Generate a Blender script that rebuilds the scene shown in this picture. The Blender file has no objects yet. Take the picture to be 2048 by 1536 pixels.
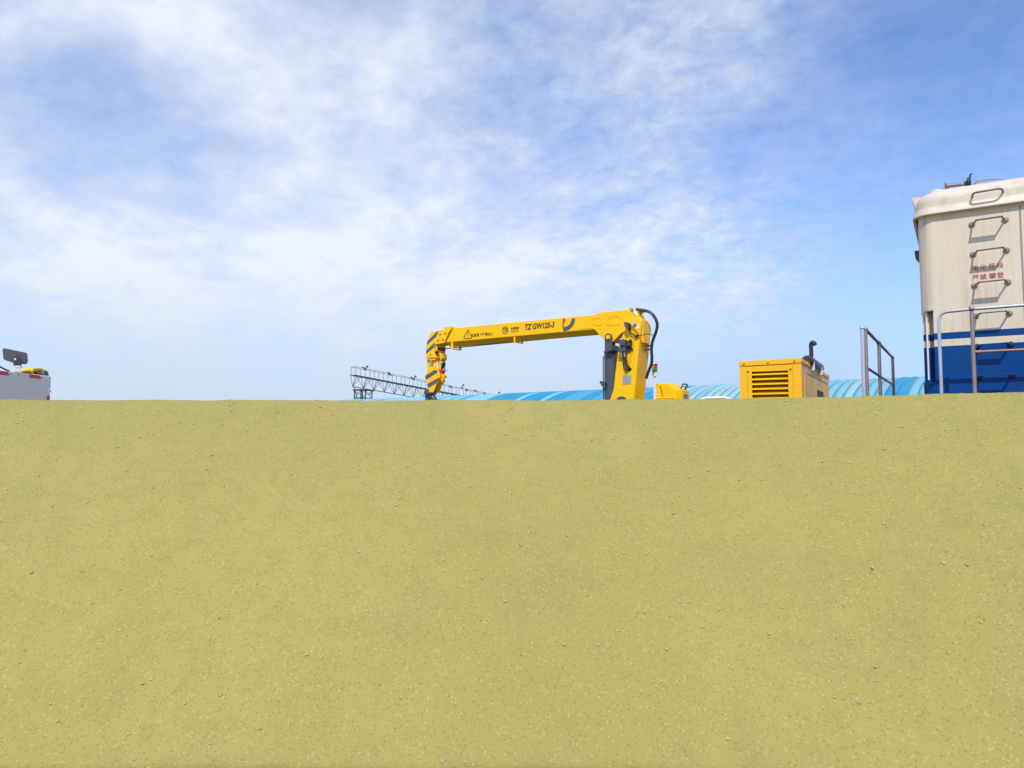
import bpy, bmesh, math, random
from mathutils import Vector, Matrix, noise
R = math.radians
random.seed(7)
SC = bpy.context.scene
COL = SC.collection

# ------------------------------------------------------------------ camera
cam_data = bpy.data.cameras.new('camera'); cam = bpy.data.objects.new('camera', cam_data); COL.objects.link(cam)
cam.location = (0, 0, 2.2); cam.rotation_euler = (R(90 + 3.667), 0, 0)
cam_data.sensor_width = 36; cam_data.lens = 36 * 1420 / 2048; cam_data.clip_end = 3000; cam_data.clip_start = 0.05
SC.camera = cam

# ------------------------------------------------------------------ sun, exposure
SUN_EL, SUN_AZ = 48.0, 189.0          # sun stands behind the photographer, slightly to the left
sd = bpy.data.lights.new('sun', 'SUN'); so = bpy.data.objects.new('sun', sd); COL.objects.link(so)
sd.energy = 3.3; sd.angle = R(0.53); sd.color = (1, .965, .90)
ts = Vector((math.sin(R(SUN_AZ)) * math.cos(R(SUN_EL)), math.cos(R(SUN_AZ)) * math.cos(R(SUN_EL)), math.sin(R(SUN_EL))))
so.rotation_euler = ts.to_track_quat('Z', 'Y').to_euler()
SC.view_settings.view_transform = 'Standard'; SC.view_settings.look = 'None'
SC.view_settings.exposure = 0.0; SC.view_settings.gamma = 1
SC.cycles.max_bounces = 6; SC.cycles.use_denoising = True

# ------------------------------------------------------------------ sky with thin broken cloud
W = bpy.data.worlds.new('World'); SC.world = W; W.use_nodes = True
nt = W.node_tree; N = nt.nodes; LK = nt.links
for n in list(N): N.remove(n)
def nd(tree, kind, **kw):
    n = tree.nodes.new(kind)
    for k, v in kw.items(): setattr(n, k, v)
    return n
def lk(tree, val, sock):
    if hasattr(val, 'is_output'): tree.links.new(val, sock)
    else: sock.default_value = val
def mth(tree, op, a, b=0.0, c=0.0, clamp=False):
    n = nd(tree, 'ShaderNodeMath', operation=op, use_clamp=clamp)
    lk(tree, a, n.inputs[0]); lk(tree, b, n.inputs[1]); lk(tree, c, n.inputs[2]); return n.outputs[0]
def mixc(tree, f, a, b, blend='MIX'):
    n = nd(tree, 'ShaderNodeMix', data_type='RGBA', blend_type=blend)
    lk(tree, f, n.inputs[0])
    lk(tree, a if hasattr(a, 'is_output') else (*a, 1), n.inputs[6]); lk(tree, b if hasattr(b, 'is_output') else (*b, 1), n.inputs[7])
    return n.outputs[2]
def mrange(tree, v, a, b, c, d, smooth=False):
    n = nd(tree, 'ShaderNodeMapRange'); n.clamp = True
    if smooth: n.interpolation_type = 'SMOOTHSTEP'
    lk(tree, v, n.inputs[0])
    for i, q in enumerate((a, b, c, d)): lk(tree, q, n.inputs[1 + i])
    return n.outputs[0]
def nz(tree, vec, scale, detail=4, rough=.5, dist=0.0, lac=2.0):
    n = nd(tree, 'ShaderNodeTexNoise'); lk(tree, vec, n.inputs['Vector'])
    n.inputs['Scale'].default_value = scale; n.inputs['Detail'].default_value = detail
    n.inputs['Roughness'].default_value = rough; n.inputs['Distortion'].default_value = dist
    n.inputs['Lacunarity'].default_value = lac
    return n.outputs[0]

sky = nd(nt, 'ShaderNodeTexSky', sky_type='NISHITA'); sky.sun_disc = False
sky.sun_elevation = R(SUN_EL); sky.sun_rotation = R(SUN_AZ); sky.air_density = 1.0; sky.dust_density = .6; sky.ozone_density = 1.6
tc = nd(nt, 'ShaderNodeTexCoord'); D = tc.outputs['Generated']
sx = nd(nt, 'ShaderNodeSeparateXYZ'); LK.new(D, sx.inputs[0]); X, Y, Z = sx.outputs
az = mth(nt, 'ARCTAN2', X, Y); el = mth(nt, 'ARCSINE', Z)
den = mth(nt, 'ADD', mth(nt, 'MAXIMUM', Z, 0.0), .36)
def plane(kx, ky, ox=0.0, rot=0.0):
    cx = nd(nt, 'ShaderNodeCombineXYZ')
    u = mth(nt, 'DIVIDE', X, den); v = mth(nt, 'DIVIDE', Y, den)
    c, s = math.cos(rot), math.sin(rot)
    uu = mth(nt, 'ADD', mth(nt, 'MULTIPLY', u, c), mth(nt, 'MULTIPLY', v, -s)); vv = mth(nt, 'ADD', mth(nt, 'MULTIPLY', u, s), mth(nt, 'MULTIPLY', v, c))
    lk(nt, mth(nt, 'MULTIPLY_ADD', uu, kx, ox), cx.inputs[0]); lk(nt, mth(nt, 'MULTIPLY', vv, ky), cx.inputs[1]); return cx.outputs[0]
big = nz(nt, plane(1, 1, 3.1), 1.3, 3, .5, .1)
mid = nz(nt, plane(1, 1.05, 8.7, .5), 6.2, 7, .57, .15)
fine = nz(nt, plane(1, 1.15, 1.3, .35), 22.0, 6, .6, .3)
wisp = nz(nt, plane(.55, 1.5, 5.5, -.5), 3.0, 5, .6, .9)
def blob(a, e, ra, re, w):
    p = mth(nt, 'DIVIDE', mth(nt, 'SUBTRACT', az, a), ra); q = mth(nt, 'DIVIDE', mth(nt, 'SUBTRACT', el, e), re)
    r2 = mth(nt, 'ADD', mth(nt, 'MULTIPLY', p, p), mth(nt, 'MULTIPLY', q, q))
    return mth(nt, 'MULTIPLY', mth(nt, 'EXPONENT', mth(nt, 'MULTIPLY', r2, -1.0)), w)
# large-scale layout of the cloud sheet: azimuth, elevation, half-widths, amount
SHEET = [(-0.377, 0.468, 0.11, 0.11, 0.216), (-0.216, 0.399, 0.11, 0.11, 0.159), (-0.331, 0.423, 0.11, 0.11, 0.18), (-0.463, 0.328, 0.11, 0.11, 0.237), (-0.448, 0.189, 0.11, 0.11, 0.329), (-0.557, 0.179, 0.11, 0.11, 0.153), (-0.474, 0.125, 0.11, 0.11, 0.16), (-0.226, 0.136, 0.11, 0.11, 0.327), (-0.017, 0.126, 0.11, 0.11, 0.205), (-0.294, 0.24, 0.11, 0.11, 0.302), (-0.088, 0.222, 0.11, 0.11, 0.343), (0.09, 0.303, 0.11, 0.11, 0.048), (0.248, 0.203, 0.11, 0.11, 0.199), (0.239, 0.474, 0.11, 0.11, 0.171), (0.019, 0.526, 0.11, 0.11, 0.032), (0.091, 0.406, 0.11, 0.11, -0.079), (0.318, 0.395, 0.11, 0.11, -0.319), (-0.032, 0.468, 0.11, 0.11, -0.047), (0.51, 0.338, 0.11, 0.11, -0.131), (0.594, 0.449, 0.11, 0.11, -0.115), (0.606, 0.394, 0.11, 0.11, -0.032), (0.638, 0.447, 0.11, 0.11, -0.233), (0.541, 0.431, 0.11, 0.11, 0.014), (0.487, 0.485, 0.11, 0.11, -0.253), (-0.539, 0.404, 0.11, 0.11, -0.154), (-0.51, 0.363, 0.11, 0.11, -0.267), (0.391, 0.264, 0.11, 0.11, -0.039), (0.436, 0.152, 0.11, 0.11, 0.01), (0.483, 0.186, 0.11, 0.11, -0.273), (-0.602, 0.426, 0.11, 0.11, 0.273), (-0.604, 0.236, 0.11, 0.11, 0.338), (-0.607, 0.303, 0.11, 0.11, 0.105), (-0.578, 0.339, 0.11, 0.11, -0.222), (-0.508, 0.303, 0.11, 0.11, -0.025), (-0.486, 0.48, 0.11, 0.11, 0.377), (0.16, 0.247, 0.11, 0.11, 0.072), (0.054, 0.182, 0.11, 0.11, 0.249), (0.327, 0.199, 0.11, 0.11, 0.11), (0.334, 0.502, 0.11, 0.11, 0.176), (0.385, 0.481, 0.11, 0.11, 0.072), (0.41, 0.506, 0.11, 0.11, -0.108), (0.444, 0.434, 0.11, 0.11, -0.029), (0.293, 0.451, 0.11, 0.11, 0.035), (0.196, 0.363, 0.11, 0.11, 0.018), (0.29, 0.305, 0.11, 0.11, 0.026), (0.565, 0.382, 0.11, 0.11, 0.061), (-0.089, 0.381, 0.11, 0.11, 0.129), (-0.228, 0.277, 0.11, 0.11, 0.087), (0.603, 0.303, 0.11, 0.11, -0.202), (-0.133, 0.534, 0.11, 0.11, 0.244), (-0.424, 0.387, 0.11, 0.11, -0.106), (-0.723, 0.293, 0.11, 0.11, 0.141), (-0.729, 0.409, 0.11, 0.11, 0.055), (-0.303, 0.64, 0.11, 0.11, 0.116), (0.201, 0.652, 0.11, 0.11, -0.062), (0.744, 0.288, 0.11, 0.11, -0.277)]
acc = None
for b in SHEET:
    o = blob(*b); acc = o if acc is None else mth(nt, 'ADD', acc, o)
cov = mth(nt, 'ADD', acc, 0.45)
loc = mrange(nt, cov, .0, .5, .30, 1.0)
cov = mth(nt, 'ADD', cov, mth(nt, 'MULTIPLY', loc, mth(nt, 'MULTIPLY_ADD', big, .2, -.1)))
cov = mth(nt, 'ADD', cov, mth(nt, 'MULTIPLY', loc, mth(nt, 'MULTIPLY_ADD', mid, 1.12, -.50)))
cov = mth(nt, 'ADD', cov, mth(nt, 'MULTIPLY_ADD', wisp, .1, -.05))
fa = mrange(nt, az, -.25, .22, .30, .95)          # the finely rippled part of the sheet lies to the right
cov = mth(nt, 'ADD', cov, mth(nt, 'MULTIPLY', mth(nt, 'SUBTRACT', fine, .5), mth(nt, 'MULTIPLY', fa, loc)))
dens = mrange(nt, cov, -.08, 1.08, 0.0, 1.0, False)
blue = mixc(nt, 1.0, sky.outputs[0], (.83, 1.02, 1.35), 'MULTIPLY')
hzf = mrange(nt, el, .0, .24, 1.0, 0.0, True)
hz_amt = mrange(nt, az, .15, .6, .92, .62, True)
cloud = mixc(nt, mrange(nt, cov, .35, 1.15, 0, 1), (4.3, 5.0, 6.5), (5.6, 6.0, 6.6))
c1 = mixc(nt, dens, blue, cloud)
hcol = mixc(nt, mrange(nt, az, .0, .5, 0, 1, True), (3.95, 4.8, 5.8), (2.35, 3.4, 5.8))
c2 = mixc(nt, mth(nt, 'MULTIPLY', hzf, hz_amt), c1, hcol)
bg = nd(nt, 'ShaderNodeBackground'); bg.inputs[1].default_value = .15
LK.new(c2, bg.inputs[0]); wo = nd(nt, 'ShaderNodeOutputWorld'); LK.new(bg.outputs[0], wo.inputs[0])

# ------------------------------------------------------------------ materials
def newmat(name):
    m = bpy.data.materials.new(name); m.use_nodes = True
    t = m.node_tree; b = t.nodes['Principled BSDF']; return m, t, b
def paint(name, rgb, rough=.42, var=.07, scale=3.0, dirt=None, dirt_amt=.35, bump=.0, metal=0.0, streak=False, coat=0.0, emit=None):
    m, t, b = newmat(name)
    o = nd(t, 'ShaderNodeTexCoord').outputs['Object']
    n1 = nz(t, o, scale, 5, .6)
    hi = tuple(min(1, c * (1 + var)) for c in rgb); lo = tuple(c * (1 - var) for c in rgb)
    c = mixc(t, mrange(t, n1, .3, .7, 0, 1), lo, hi)
    if dirt:
        mp = nd(t, 'ShaderNodeMapping'); t.links.new(o, mp.inputs[0]); mp.inputs['Scale'].default_value = (9, 9, .7) if streak else (3, 3, 3)
        n2 = nz(t, mp.outputs[0], 1.3, 7, .68, .4)
        n3 = nz(t, o, 26, 4, .6)
        d = mth(t, 'MULTIPLY', mrange(t, n2, .52, .78, 0, 1, True), mrange(t, n3, .3, .65, .45, 1))
        c = mixc(t, mth(t, 'MULTIPLY', d, dirt_amt), c, dirt)
    t.links.new(c, b.inputs['Base Color'])
    r = mrange(t, nz(t, o, scale * 4, 4, .6), .3, .7, max(0.03, rough - .08), min(1, rough + .1)); t.links.new(r, b.inputs['Roughness'])
    b.inputs['Metallic'].default_value = metal
    b.inputs['Coat Weight'].default_value = coat; b.inputs['Coat Roughness'].default_value = .12
    if bump:
        bn = nd(t, 'ShaderNodeBump'); bn.inputs['Strength'].default_value = bump; bn.inputs['Distance'].default_value = .01
        t.links.new(nz(t, o, 8, 4, .55), bn.inputs['Height']); t.links.new(bn.outputs[0], b.inputs['Normal'])
    return m
M = {}
M['yellow'] = paint('crane_yellow_paint', (.98, .545, .002), .42, .035, 2.0, (.42, .25, .06), .22, .03)
M['genset_yellow'] = paint('genset_yellow_paint', (.97, .49, .002), .42, .025, 2.0, (.5, .3, .08), .15, .02)
M['yellow'].node_tree.nodes['Principled BSDF'].inputs['Specular IOR Level'].default_value = .32
M['slat_yellow'] = paint('louvre_yellow_paint', (.9, .55, .01), .4, .03)
M['dark_grey'] = paint('dark_grey_paint', (.068, .078, .105), .38, .1, 4, (.2, .19, .17), .25)
M['stripe_grey'] = paint('warning_stripe_grey', (.085, .095, .125), .45, .1, 6, (.25, .2, .1), .2)
M['black'] = paint('black_rubber', (.018, .022, .03), .5, .15)
M['hose'] = paint('hose_rubber', (.02, .03, .045), .42, .15)
M['hose_brown'] = paint('dusty_hose', (.07, .03, .02), .5, .2)
M['steel'] = paint('worn_steel_tube', (.37, .30, .265), .38, .10, 4, (.25, .15, .10), .35, metal=.6)
M['dark_rail'] = paint('dark_brown_tube', (.105, .078, .085), .42, .12, 5, metal=.3)
M['chrome'] = paint('bright_steel_tube', (.62, .64, .68), .28, .04, 3, metal=.65)
M['rung'] = paint('weathered_handle', (.17, .12, .095), .5, .2, 12, (.45, .38, .32), .5)
M['rung_blue'] = paint('blue_painted_handle', (.008, .04, .19), .4, .2, 12, (.12, .14, .2), .4)
M['flange'] = paint('handle_flange', (.36, .31, .28), .45, .2, 14, (.15, .1, .08), .5, metal=.3)
M['white'] = paint('white_paint', (.80, .81, .82), .4, .03)
M['white_steel'] = paint('white_steel_tube', (.82, .83, .84), .3, .03)
M['label_white'] = paint('sticker_white', (.8, .78, .7), .4, .05)
M['plate'] = paint('aluminium_plate', (.42, .41, .38), .35, .12, 18, (.25, .24, .22), .5, metal=.35)
M['brown'] = paint('dark_lettering', (.09, .032, .008), .5, .1)
M['red_letter'] = paint('red_lettering', (.42, .03, .025), .5, .15, 20, (.55, .42, .36), .3)
M['purple'] = paint('lamp_glass', (.13, .06, .17), .12, .1)
M['red_lens'] = paint('red_lens', (.55, .015, .03), .2, .05)
M['amber_lens'] = paint('amber_lens', (.80, .16, .04), .2, .05)
M['green_lens'] = paint('green_lens', (.005, .42, .13), .2, .05)
M['red'] = paint('red_paint', (.62, .01, .04), .4, .1)
M['dark_green'] = paint('dark_fitting', (.012, .05, .055), .4, .2)
M['orange_red'] = paint('orange_needle', (.5, .10, .01), .4, .1)
M['dial'] = paint('dial_blue_grey', (.06, .075, .15), .4, .05)
M['dial_mark'] = paint('dial_mark', (.20, .23, .33), .4, .05)
M['grey_box'] = paint('truck_grey_panel', (.90, .73, .64), .4, .03, 1.0, (.4, .36, .34), .2)
M['tape_red'] = paint('reflective_tape_red', (.78, .015, .055), .3, .05)
M['tape_white'] = paint('reflective_tape_white', (.86, .88, .9), .3, .03)
M['bracket_white'] = paint('bracket_white', (.78, .77, .78), .4, .05)
M['lamp_body'] = paint('lamp_body_grey', (.09, .09, .11), .48, .1, 8)
M['lamp_edge'] = paint('lamp_edge_dark', (.05, .055, .08), .45, .1, 8)
M['tyre'] = paint('tyre_rubber', (.025, .025, .027), .8, .2)
M['truss'] = paint('gantry_steel', (.075, .105, .135), .5, .2, .6)
M['truss_brown'] = paint('gantry_deck_steel', (.22, .20, .21), .6, .25, .6)
M['rail'] = paint('rail_steel', (.2, .14, .11), .5, .25, 6, (.15, .07, .04), .5, metal=.5)
M['sleeper'] = paint('concrete_sleeper', (.36, .34, .31), .85, .15, 5)
M['frame_black'] = paint('underframe_black', (.03, .03, .034), .6, .2, 4, (.2, .16, .12), .4)
M['wall'] = paint('warehouse_wall', (.62, .63, .62), .8, .06, .3)
M['glass'] = paint('dark_window_glass', (.04, .05, .06), .08, .05)
M['window_grey'] = paint('cowl_vent_grey', (.22, .21, .22), .5, .1)
M['muffler'] = paint('muffler_dark', (.035, .035, .05), .42, .2, 8, (.2, .12, .09), .3, metal=.2)
M['cream_dark'] = paint('underside_cream', (.30, .26, .24), .6, .1)
M['inner_dark'] = paint('louvre_inside', (.30, .12, .012), .6, .1)

def livery():
    m, t, b = newmat('locomotive_livery')
    o = nd(t, 'ShaderNodeTexCoord').outputs['Object']
    s = nd(t, 'ShaderNodeSeparateXYZ'); t.links.new(o, s.inputs[0]); z = s.outputs[2]
    cr = mixc(t, mrange(t, nz(t, o, 1.6, 5, .6), .3, .7, 0, 1), (.70, .59, .45), (.75, .64, .495))
    mp = nd(t, 'ShaderNodeMapping'); t.links.new(o, mp.inputs[0]); mp.inputs['Scale'].default_value = (9, 9, .5)
    st = mrange(t, nz(t, mp.outputs[0], 1.5, 7, .7, .3), .47, .78, 0, .55, True)
    spots = mrange(t, nz(t, o, 17, 3, .5), .69, .76, 0, .6, True)
    cr = mixc(t, mth(t, 'MAXIMUM', st, spots), cr, (.40, .32, .25))
    bl = mixc(t, mrange(t, nz(t, o, 1.4, 5, .6), .3, .7, 0, 1), (.0, .048, .215), (.0, .058, .245))
    bl = mixc(t, mth(t, 'MULTIPLY', st, .35), bl, (.05, .10, .2))
    def above(h): return mth(t, 'GREATER_THAN', z, h)
    f = mth(t, 'ADD', mth(t, 'SUBTRACT', 1.0, above(3.090)), mth(t, 'MULTIPLY', above(3.163), mth(t, 'SUBTRACT', 1.0, above(3.235))))
    c = mixc(t, f, cr, bl); t.links.new(c, b.inputs['Base Color'])
    b.inputs['Roughness'].default_value = .45; b.inputs['Specular IOR Level'].default_value = .18
    bn = nd(t, 'ShaderNodeBump'); bn.inputs['Strength'].default_value = .10; bn.inputs['Distance'].default_value = .02
    t.links.new(nz(t, o, 3.5, 3, .5), bn.inputs['Height']); t.links.new(bn.outputs[0], b.inputs['Normal'])
    return m
M['livery'] = livery()
M['cream'] = paint('locomotive_cream', (.69, .59, .475), .45, .05, 2, (.34, .25, .17), .6, .0)

def sand_mat():
    m, t, b = newmat('sandy_earth')
    o = nd(t, 'ShaderNodeTexCoord').outputs['Object']
    a = mrange(t, nz(t, o, .55, 6, .62), .3, .7, 0, 1)
    c = mixc(t, a, (.340, .290, .086), (.384, .328, .101))
    mott = mrange(t, nz(t, o, 6.5, 6, .65, .3), .42, .72, 0, .55, True)
    c = mixc(t, mott, c, (.315, .272, .082))
    grit = nz(t, o, 95, 3, .7)
    def grain(sc, lo, hi, amt):
        v = nd(t, 'ShaderNodeTexVoronoi'); t.links.new(o, v.inputs['Vector']); v.inputs['Scale'].default_value = sc
        cs = nd(t, 'ShaderNodeSeparateColor'); t.links.new(v.outputs['Color'], cs.inputs[0])
        return mth(t, 'MULTIPLY', mrange(t, cs.outputs[0], lo, hi, 0, amt), mrange(t, v.outputs['Distance'], .30, .5, 1, 0))
    c = mixc(t, mrange(t, nz(t, o, .9, 4, .55, .6), .5, .68, 0, .30, True), c, (.30, .25, .085))
    c = mixc(t, grain(70, .70, .82, .38), c, (.16, .13, .04))
    c = mixc(t, grain(62, .76, .88, .34), c, (.56, .50, .22))
    c = mixc(t, grain(130, .6, .8, .35), c, (.20, .165, .05))
    t.links.new(c, b.inputs['Base Color']); b.inputs['Roughness'].default_value = .95
    b.inputs['Specular IOR Level'].default_value = .15
    bn = nd(t, 'ShaderNodeBump'); bn.inputs['Strength'].default_value = .55; bn.inputs['Distance'].default_value = .012
    h = mth(t, 'ADD', mth(t, 'MULTIPLY', nz(t, o, 24, 6, .65), 1.0), mth(t, 'MULTIPLY', grit, .45))
    t.links.new(h, bn.inputs['Height']); t.links.new(bn.outputs[0], b.inputs['Normal'])
    return m
M['sand'] = sand_mat()
M['ballast'] = paint('ballast_stone', (.27, .25, .22), .9, .35, 14, (.12, .11, .1), .6, .8)
M['yard'] = paint('yard_gravel', (.15, .14, .12), .95, .3, 9, (.07, .065, .06), .6, .6)
M['pebble'] = paint('pebble', (.44, .39, .20), .9, .3, 30)
M['straw'] = paint('dry_grass', (.40, .36, .13), .8, .25, 20)

ROOF = {}
for key, rgb in dict(light=(.20, .50, .66), cyan=(.19, .43, .50), pale=(.31, .48, .52), bright=(.006, .27, .47), mid=(.045, .35, .53), seam_shade=(.09, .27, .40)).items():  # joint strips between sheets coloured darker to stand for groove shade
    ROOF[key] = paint('roof_sheet_' + key, rgb, .38, .06, .8, (.30, .36, .4), .25)

# ------------------------------------------------------------------ geometry helpers
class MB:
    def __init__(s): s.v = []; s.f = []; s.sm = []; s.mi = []
    def add(s, vs, fs, smooth=False, mi=0):
        k = len(s.v); s.v += [tuple(v) for v in vs]
        for f in fs: s.f.append([k + i for i in f]); s.sm.append(smooth); s.mi.append(mi)
        return s
    def box(s, c, d, mat=None, mi=0):
        x, y, z = [q / 2 for q in d]
        vs = [Vector((a * x, b * y, e * z)) for a in (-1, 1) for b in (-1, 1) for e in (-1, 1)]
        if mat: vs = [mat @ v for v in vs]
        vs = [v + Vector(c) for v in vs]
        return s.add(vs, [(0, 1, 3, 2), (4, 6, 7, 5), (0, 4, 5, 1), (2, 3, 7, 6), (0, 2, 6, 4), (1, 5, 7, 3)], False, mi)
    def prism(s, pts, y0, y1, mi=0, smooth=False):
        n = len(pts); A = sum(pts[i][0] * pts[(i + 1) % n][1] - pts[(i + 1) % n][0] * pts[i][1] for i in range(n))
        if A < 0: pts = pts[::-1]
        vs = [(x, y0, z) for x, z in pts] + [(x, y1, z) for x, z in pts]
        s.add(vs, [list(range(n)), list(range(2 * n - 1, n - 1, -1))], False, mi)
        k = len(s.v) - 2 * n
        for i in range(n):
            j = (i + 1) % n; s.f.append([k + i, k + n + i, k + n + j, k + j]); s.sm.append(smooth); s.mi.append(mi)
        return s
    def tube(s, path, r, n=10, caps=True, mi=0):
        P = [Vector(p) for p in path]; m = len(P); rad = r if isinstance(r, (list, tuple)) else [r] * m
        T = [(P[min(i + 1, m - 1)] - P[max(i - 1, 0)]).normalized() for i in range(m)]
        u = T[0].orthogonal().normalized(); vs = []
        for i in range(m):
            u = (u - T[i] * u.dot(T[i])); u = u.normalized() if u.length > 1e-6 else T[i].orthogonal().normalized()
            w = T[i].cross(u)
            for k in range(n):
                a = 2 * math.pi * k / n; vs.append(P[i] + (u * math.cos(a) + w * math.sin(a)) * rad[i])
        fs = [(i * n + k, i * n + (k + 1) % n, (i + 1) * n + (k + 1) % n, (i + 1) * n + k) for i in range(m - 1) for k in range(n)]
        s.add(vs, fs, True, mi)
        if caps: s.add(vs[:n], [list(range(n - 1, -1, -1))], False, mi); s.add(vs[-n:], [list(range(n))], False, mi)
        return s
    def cyl(s, a, b, r, n=20, mi=0): return s.tube([a, b], r, n, True, mi)
    def sphere(s, c, r, n=14, sc=(1, 1, 1), mi=0):
        vs = []; m = n // 2 + 1
        for i in range(m + 1):
            p = math.pi * i / m
            for k in range(n):
                a = 2 * math.pi * k / n; vs.append((c[0] + r * sc[0] * math.sin(p) * math.cos(a), c[1] + r * sc[1] * math.sin(p) * math.sin(a), c[2] + r * sc[2] * math.cos(p)))
        fs = [(i * n + k, (i + 1) * n + k, (i + 1) * n + (k + 1) % n, i * n + (k + 1) % n) for i in range(m) for k in range(n)]
        return s.add(vs, fs, True, mi)
    def mesh(s, name, mats, off=(0, 0, 0)):
        me = bpy.data.meshes.new(name)
        me.from_pydata([(v[0] - off[0], v[1] - off[1], v[2] - off[2]) for v in s.v], [], s.f)
        me.polygons.foreach_set('use_smooth', s.sm); me.polygons.foreach_set('material_index', s.mi)
        for m in (mats if isinstance(mats, (list, tuple)) else [mats]): me.materials.append(m)
        me.validate(); me.update(); return me

def arc(cx, cz, rx, rz, a0, a1, n): return [(cx + rx * math.cos(R(a0 + (a1 - a0) * i / n)), cz + rz * math.sin(R(a0 + (a1 - a0) * i / n))) for i in range(n + 1)]
def spline(P, n=8):
    P = [Vector(p) for p in P]; Q = [P[0] * 2 - P[1]] + P + [P[-1] * 2 - P[-2]]; out = []
    for i in range(1, len(Q) - 2):
        for k in range(n):
            t = k / n; a, b, c, d = Q[i - 1:i + 3]
            out.append(.5 * ((2 * b) + (c - a) * t + (2 * a - 5 * b + 4 * c - d) * t * t + (3 * b - a - 3 * c + d) * t ** 3))
    return out + [P[-1]]
def roundpath(P, r, n=5):
    P = [Vector(p) for p in P]; out = [P[0]]
    for i in range(1, len(P) - 1):
        a = (P[i - 1] - P[i]); b = (P[i + 1] - P[i]); q = min(r, a.length * .49, b.length * .49)
        A = P[i] + a.normalized() * q; B = P[i] + b.normalized() * q
        for k in range(n + 1):
            t = k / n; out.append(A * (1 - t) ** 2 + P[i] * 2 * t * (1 - t) + B * t * t)
    return out + [P[-1]]
def roundpoly(P, r, n=4):
    out = []; m = len(P); V = [Vector((p[0], p[1])) for p in P]
    for i in range(m):
        rr = r[i] if isinstance(r, (list, tuple)) else r
        if rr <= 0: out.append(tuple(V[i])); continue
        a = V[i - 1] - V[i]; b = V[(i + 1) % m] - V[i]; q = min(rr, a.length * .49, b.length * .49)
        A = V[i] + a.normalized() * q; B = V[i] + b.normalized() * q
        for k in range(n + 1):
            t = k / n; out.append(tuple(A * (1 - t) ** 2 + V[i] * 2 * t * (1 - t) + B * t * t))
    return out

class Thing:
    """An Empty at a thing's base in a turned local frame (x right, y away, z up); parts are meshes under it."""
    def __init__(s, name, label, cat, frame=None, at=(0, 0, 0), group=None):
        s.e = bpy.data.objects.new(name, None); COL.objects.link(s.e); s.e.empty_display_size = .2
        s.o = at
        a = R(frame) if frame is not None else R(90)
        s.e.location = (at[0] * math.sin(a) + at[1] * math.cos(a), -at[0] * math.cos(a) + at[1] * math.sin(a), at[2])
        s.e.rotation_euler = (0, 0, a - R(90))
        s.e['label'] = label; s.e['category'] = cat
        if group: s.e['group'] = group
    def part(s, name, mb, mat, parent=None, bevel=0, label=None, kind=None):
        me = mb.mesh(name, mat, s.o) if isinstance(mb, MB) else mb
        o = bpy.data.objects.new(name, me); COL.objects.link(o); o.parent = parent or s.e
        if bevel:
            b = o.modifiers.new('bevel', 'BEVEL'); b.width = bevel; b.segments = 2; b.limit_method = 'ANGLE'; b.angle_limit = R(35)
        if label: o['label'] = label
        if kind: o['kind'] = kind
        return o
F_ = 57.7

def text_mb(body, size, x, y, z, shear=0.0, bold=0.0, xs=1.0, space=1.0, tilt=0.0, align='CENTER'):
    """Lettering as thin solid strokes standing on the plane y, read from the -y side."""
    c = bpy.data.curves.new('lettering', 'FONT'); c.body = body; c.size = size; c.shear = shear; c.offset = bold
    c.align_x = align; c.align_y = 'CENTER'; c.space_character = space; c.resolution_u = 3; c.extrude = .0012
    o = bpy.data.objects.new('lettering', c); COL.objects.link(o)
    me = bpy.data.meshes.new_from_object(o.evaluated_get(bpy.context.evaluated_depsgraph_get()))
    mb = MB(); ct, st = math.cos(tilt), math.sin(tilt)
    vs = []
    for v in me.vertices:
        a, b = v.co.x * xs, v.co.y
        vs.append((x + a * ct - b * st, y - v.co.z, z + a * st + b * ct))
    mb.add(vs, [list(p.vertices) for p in me.polygons])
    bpy.data.objects.remove(o); bpy.data.meshes.remove(me); return mb

def structure(name, mb, mat, smooth_off=None):
    o = bpy.data.objects.new(name, mb.mesh(name, mat)); COL.objects.link(o); o['kind'] = 'structure'; return o

# ------------------------------------------------------------------ ground, sand bank, track
g = MB(); g.add([(-900, -500, 0), (900, -500, 0), (900, 1500, 0), (-900, 1500, 0)], [(0, 1, 2, 3)])
structure('ground', g, M['yard'])

def crest_y(x):
    a, b = 6.25, (6.15 - .5344 * x) / .8453
    k = 5.0; return -math.log(math.exp(-k * a) + math.exp(-k * b)) / k
def bank_h(x, y):
    cy = crest_y(x); top = 2.462; base = .6
    y0 = cy - 2.75
    if y <= y0: h = base
    elif y <= cy: 
        t = (y - y0) / (cy - y0); h = base + (top - base) * (t + .06 * math.sin(t * math.pi)) if t > .12 else base + (top - base) * (t * t / .24 + .06 * math.sin(t * math.pi) + t * .5) * 1.0
    elif y <= cy + .5: h = top - (y - cy) * .06
    else: h = top - .03 - (y - cy - .5) * 1.15
    if x < -5.3: h = base + (h - base) * max(0, 1 - (-5.3 - x) / 1.4) if h > base else h
    if y > cy: h = max(h, -.05)
    if y < -6: h = base * max(0, 1 - (-6 - y) / 3)
    nn = noise.fractal(Vector((x * .9, y * .9, 1.3)), 1.0, 2.0, 4) * .020 + noise.fractal(Vector((x * 4.2, y * 4.2, 7.7)), 1.0, 2.0, 5) * .009
    rill = (abs(noise.noise(Vector((x * 2.6, y * .35, 4.1)))) - .2) * .018
    cl = noise.noise(Vector((x * 19, y * 19, 2.0))) ; lump = max(0, cl - .28) * .03
    mid = 1 if y < cy - .12 else .4
    return h + (nn + rill) * mid + lump * mid
def axis(segs):
    out = []
    for a, b, n in segs: out += [a + (b - a) * i / n for i in range(n)]
    return out + [segs[-1][1]]
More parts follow.
